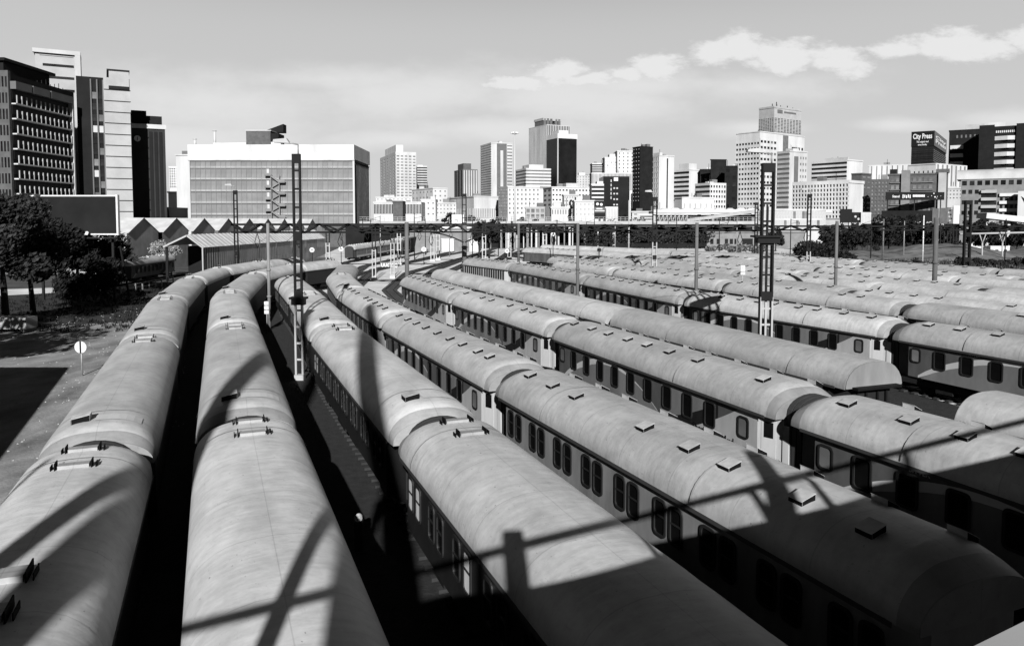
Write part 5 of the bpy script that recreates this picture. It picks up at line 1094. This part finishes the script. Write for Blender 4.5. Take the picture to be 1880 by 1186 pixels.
# ------------------------------------------------------------------ trees and scrub
def leaves(mb, rr, centers, n, size, m=0):
    for _ in range(n):
        c, rad = rr.choice(centers); 
        while True:
            q = Vector((rr.uniform(-1,1), rr.uniform(-1,1), rr.uniform(-1,1)))
            if q.length < 1 and (q.length > .55 or rr.random() < .35): break
        p = c + Vector((q.x*rad, q.y*rad, q.z*rad*.8)); a = Vector((rr.gauss(0,1), rr.gauss(0,1), rr.gauss(0,1))).normalized(); b = a.orthogonal().normalized(); s = size*rr.uniform(.6, 1.4)
        d = a.cross(b); mb.add([p - b*s, p + d*s*.45, p + b*s, p - d*s*.45], [(0,1,2,3)], m)
def tree(label, x, y, h, r, n, size, m='leaf', seed=1, trunk=.3, low=.35, name='tree', flat=1.0):
    rr = random.Random(seed); t = thing(name, label, 'tree', (x, y, 0)); tb = MB(); cs = []
    lean = Vector((rr.uniform(-.5,.5), rr.uniform(-.4,.4), 0)); top = lean + Vector((0,0,h*.55)); mid = lean*.4 + Vector((0,0,h*low*.8))
    tb.tube((0,0,-.1), mid, trunk, trunk*.75, 9).tube(mid, top, trunk*.75, trunk*.3, 8)
    for k in range(11):
        a = k*2.4 + rr.uniform(-.4,.4); st = mid.lerp(top, rr.uniform(0, .8)); e = Vector((math.cos(a)*r*rr.uniform(.4,.85), math.sin(a)*r*rr.uniform(.4,.85), h*rr.uniform(low+.08, .9)*flat))
        kk = st.lerp(e, .5) + Vector((0,0,-.15*r)); tb.tube(st, kk, trunk*.32, trunk*.22, 6).tube(kk, e, trunk*.22, trunk*.07, 5); cs.append((e, r*rr.uniform(.26, .46)))
        cs.append((st.lerp(e, .6) + Vector((rr.uniform(-.3,.3)*r, rr.uniform(-.3,.3)*r, rr.uniform(0,.2)*r)), r*rr.uniform(.2, .36)))
    cs.append((top + Vector((0,0,h*.28)), r*.42))
    tb.build('trunk', M['bark'], t); lb = MB(); leaves(lb, rr, cs, n, size); lb.build('crown', M[m], t); return t
def tree_px(label, pxx, pbase, ptop, rpx, n, size, m='leaf', seed=1, **kw):
    p = at(pxx, pbase, 0); h = atY(pxx, ptop, p.y).z; return tree(label, p.x, p.y, h, rpx/FPX*p.y, n, size, m, seed, **kw)
tree_px('tall dark leafy tree at the left edge rising over the billboard', 12, 605, 338, 82, 9000, .24, 'leaf2', 3, trunk=.36)
tree_px('dark bushy tree with two leaning trunks just right of tallest one', 62, 580, 396, 74, 7500, .24, 'leaf', 4, trunk=.3)
tree_px('dark round tree standing in front of the billboard', 112, 552, 392, 64, 7500, .3, 'leaf', 5, trunk=.26)
tree_px('black shaded tree under the billboard foot', 168, 540, 420, 60, 6500, .3, 'leaf', 6, trunk=.25)
tree_px('sparse small leafed tree beside the half hidden swoosh coach', 212, 525, 415, 38, 2600, .3, 'leaf2', 7, trunk=.2)
tree_px('low dark shrub at left end of rail fence', 186, 552, 478, 52, 5200, .25, 'leaf', 8, trunk=.12, low=.15)
tree_px('black low shrub between the trunks left of the fence shrub', 135, 552, 500, 34, 3000, .25, 'leaf', 9, trunk=.12, low=.15)
# bare twiggy tree
p = at(315, 508, 0); t = thing('bare_tree', 'pale bare twiggy tree beside the tin shed gable', 'tree', (p.x, p.y, 0)); rr = random.Random(5); mb = MB(); lb = MB(); tips = []
def grow(mb, a, d, ln, r, lev):
    e = a + d*ln; mb.tube(a, e, r, r*.65, 5)
    if lev == 0: tips.append((e, .35)); return
    for _ in range(4 if lev > 1 else 3):
        nd = (d + Vector((rr.gauss(0,.55), rr.gauss(0,.55), rr.gauss(.12,.35)))).normalized(); grow(mb, e, nd, ln*rr.uniform(.6,.85), r*.6, lev-1)
grow(mb, Vector((0,0,0)), Vector((0,0,1)), 2.0, .16, 4); mb.build('branches', M['twig'], t); leaves(lb, rr, tips, 1500, .12); lb.build('dry_leaves', M['twig'], t)
# cypress and yard trees
def cone_tree(label, pxx, pbase, ptop, rpx, Y, n):
    x, z0 = atY(pxx, pbase, Y).x, 0; h = atY(pxx, ptop, Y).z; r = rpx/FPX*Y; rr = random.Random(11); t = thing('cypress', label, 'tree', (x, Y, 0)); MB().tube((0,0,0), (0,0,h*.5), .25, .1, 7).build('trunk', M['bark'], t); lb = MB()
    cs = [(Vector((rr.uniform(-.3,.3)*r, rr.uniform(-.3,.3)*r, h*(.12 + .86*k/22))), r*(1.05 - k/22*.95)*.75) for k in range(23)]; leaves(lb, rr, cs, n, .45); lb.build('crown', M['leaf'], t)
rr = random.Random(77)
for i in range(12):                                    # low planting along the viaduct
    x = -30 + i*9.5 + rr.uniform(-2, 2); h = rr.uniform(9.8, 11.6)
    tree(f'low dark treetop behind the viaduct railing, {ORD[i] if i < 7 else ["eighth", "ninth", "tenth", "eleventh", "last"][i-7]} from its left end', x, 278 + rr.uniform(0, 6), h, rr.uniform(2, 3.4), 420, .5, 'leaf2', 90+i, trunk=.2)
cone_tree('dark pointed cypress in front of the white crenellated block', 1047, 402, 367, 6.5, 300, 2600)
for i, a in enumerate([('dark tree beside the depot gable', 822, 240, 384, 16), ('black bushy tree right of the depot in front of viaduct', 880, 200, 402, 13), ('rounded dark tree beneath the lamp mast column', 898, 195, 400, 20), ('dark tree left of the grey gridded block', 862, 300, 389, 14), ('small dark tree before the twin columns of the viaduct', 958, 280, 391, 12), ('dark narrow tree between pale street pole and black block', 1150, 300, 388, 8)]):
    x = atY(a[1], 400, a[2]).x; h = atY(a[1], a[3], a[2]).z; tree(a[0], x, a[2], h, a[4]/FPX*a[2], 1800, .42, 'leaf', 20+i, trunk=.25)
rr = random.Random(33)
labs = ['dark tree at the left end of the scrub tree line', 'dark tree by the black billboards', 'broad dark tree under the market hall ledge', 'dark tree in the middle of the scrub tree line', 'dark tree behind the thin white pole', 'dark tree beneath the paired billboards', 'dark bush right of the stout black mast', 'dark tree under the flyover ramp start', 'dark tree at the right edge under the flyover ramp', 'low dark tree before the low brick building', 'dark bush in front of warehouse corner', 'dark bush below the small black billboard']
for i, (pxx, Y, pt, rp) in enumerate([(1530, 205, 412, 26), (1572, 190, 408, 30), (1632, 215, 396, 34), (1668, 220, 394, 34), (1700, 225, 402, 24), (1738, 220, 410, 24), (1792, 215, 402, 18), (1822, 205, 404, 22), (1868, 200, 405, 26), (1520, 170, 425, 22), (1425, 240, 412, 18), (1556, 180, 424, 24)]):
    x = atY(pxx, 400, Y).x; tree(labs[i], x, Y, atY(pxx, pt, Y).z, rp/FPX*Y, 2600, .42, 'leaf', 40+i, trunk=.25, low=.22)
def scatter(name, region, n, hmin, hmax, m, seed, w=.12):
    rr = random.Random(seed); mb = MB()
    for _ in range(n):
        x, y = region(rr); h = rr.uniform(hmin, hmax)
        for _k in range(4):
            a = rr.uniform(0, 6.28); dx, dy = math.cos(a)*h*.5, math.sin(a)*h*.5; b = Vector((x + rr.uniform(-.25,.25), y + rr.uniform(-.25,.25), 0)); c = Vector((-math.sin(a), math.cos(a), 0))*w
            mb.add([b - c, b + c, b + Vector((dx, dy, h))], [(0,1,2)])
    return tag(mb.build(name, M[m]), kind='stuff')
def field(rr):
    while True:
        x, y = rr.uniform(30, 150), rr.uniform(118, 215)
        if .36*x/.933 + y*.0 + 0 >= 0 and (.933*x + .36*y) > 92: return x, y
scatter('scrub_grass', field, 9000, .35, 1.3, 'drygrass', 3)
sheet('field_soil', [(30, 150), (75, 112), (165, 90), (165, 225), (36, 225)], .012, M['bank'])
scatter('weeds', lambda rr: (rr.uniform(50, 125), rr.uniform(128, 170)), 2600, .5, 1.5, 'leaf2', 4, .16)
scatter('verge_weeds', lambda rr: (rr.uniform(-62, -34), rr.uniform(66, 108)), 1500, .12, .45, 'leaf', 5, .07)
def hedge(label, px0, px1, Y, ptop, n, m='leaf2', seed=1):
    a, b = atY(px0, 430, Y).x, atY(px1, 430, Y).x; h = atY(px0, ptop, Y).z; rr = random.Random(seed); t = thing('hedge', label, 'hedge', (a, Y, 0)); lb = MB(); k = int((b-a)/1.6)
    cs = [(Vector(((b-a)*i/max(1,k), rr.uniform(-.6,.6), h*rr.uniform(.3,.75))), h*rr.uniform(.25,.45)) for i in range(k+1)]; leaves(lb, rr, cs, n, .4); lb.build('foliage', M[m], t)
hedge('long dark scrubby hedge behind the marker posts', 1070, 1300, 259, 420, 3600, 'leaf2', 2)
hedge('low dry hedge in front of the low brick building', 1300, 1400, 215, 448, 3000, 'drygrass', 3)
hedge('dark hedge on the bank right of low brick building', 1480, 1560, 150, 440, 3000, 'leaf', 5)
hedge('rough dark hedge in front of the site cabins', 1765, 1885, 152, 472, 4200, 'leaf2', 6)
# earth bank in the field
mb = MB(); rr = random.Random(9); nx, ny = 40, 14; vs = []
for j in range(ny+1):
    for i in range(nx+1):
        x = 66 + i*2.6; y = 168 + j*3.0; e = min(1, i/8)*math.sin(math.pi*min(1, j/ny*1.0)); vs.append((x, y, max(-.3, 4.2*e*(.75+.25*math.sin(i*.5)) + rr.uniform(-.15,.15) - .2)))
mb.add(vs, [(j*(nx+1)+i, j*(nx+1)+i+1, (j+1)*(nx+1)+i+1, (j+1)*(nx+1)+i) for j in range(ny) for i in range(nx)], 0, True); tag(mb.build('earth_bank', M['bank']), kind='structure')

# trees outside the left edge; their shade falls over the road
for i, (x, y, h, r) in enumerate([(-41, 47, 11, 4.6), (-50, 42, 13, 5.5), (-47, 60, 12, 5), (-36, 43, 12, 4)]):
    tree(['dark tree outside the left edge beside the unseen shadow block', 'tall dark tree behind the unseen shadow block outside the left edge', 'dark tree outside the left edge above the concrete slab', 'dark tree outside the left edge nearest the road'][i], x, y, h, r, 3000, .3, 'leaf', 60+i, trunk=.3)
rr = random.Random(15)
for i in range(16):
    x, y = rr.uniform(72, 150), rr.uniform(150, 205); h = rr.uniform(1.2, 2.8)
    t = thing('bush', 'small rough dark bush among others scattered over the open field at right', 'bush', (x, y, 2.0 if 172 < y and 75 < x < 165 else 0), 0, 'bushes on the field'); lb = MB(); leaves(lb, rr, [(Vector((rr.uniform(-.8, .8), rr.uniform(-.8, .8), h*rr.uniform(.1, .7))), h*.5) for _ in range(5)], 260, .28); lb.build('foliage', M['leaf2'], t)
def road_region(rr):
    while True:
        y = rr.uniform(30, 84); x = rr.uniform(-48, -12)
        if -12 - y*.42 - 16 < x < -9 - (y-20)*.42: return x, y
lt = MB(); rr = random.Random(71)
for _ in range(900):
    x, y = road_region(rr); r_ = rr.uniform(.02, .09); a = rr.uniform(0, 3.1)
    lt.add([(x+r_*math.cos(a+k*1.57)*rr.uniform(.5, 1.3), y+r_*math.sin(a+k*1.57)*rr.uniform(.5, 1.3), .018) for k in range(4)] + [(x, y, .018+r_*.6)], [(0,1,4), (1,2,4), (2,3,4), (3,0,4)])
tag(lt.build('road_grit', M['pale']), kind='stuff')
# forked pylon standing on the deck behind the camera
pylon(-3.3, -8.0, 36, .52, 'tall pale forked pylon standing on the bridge deck behind the camera')
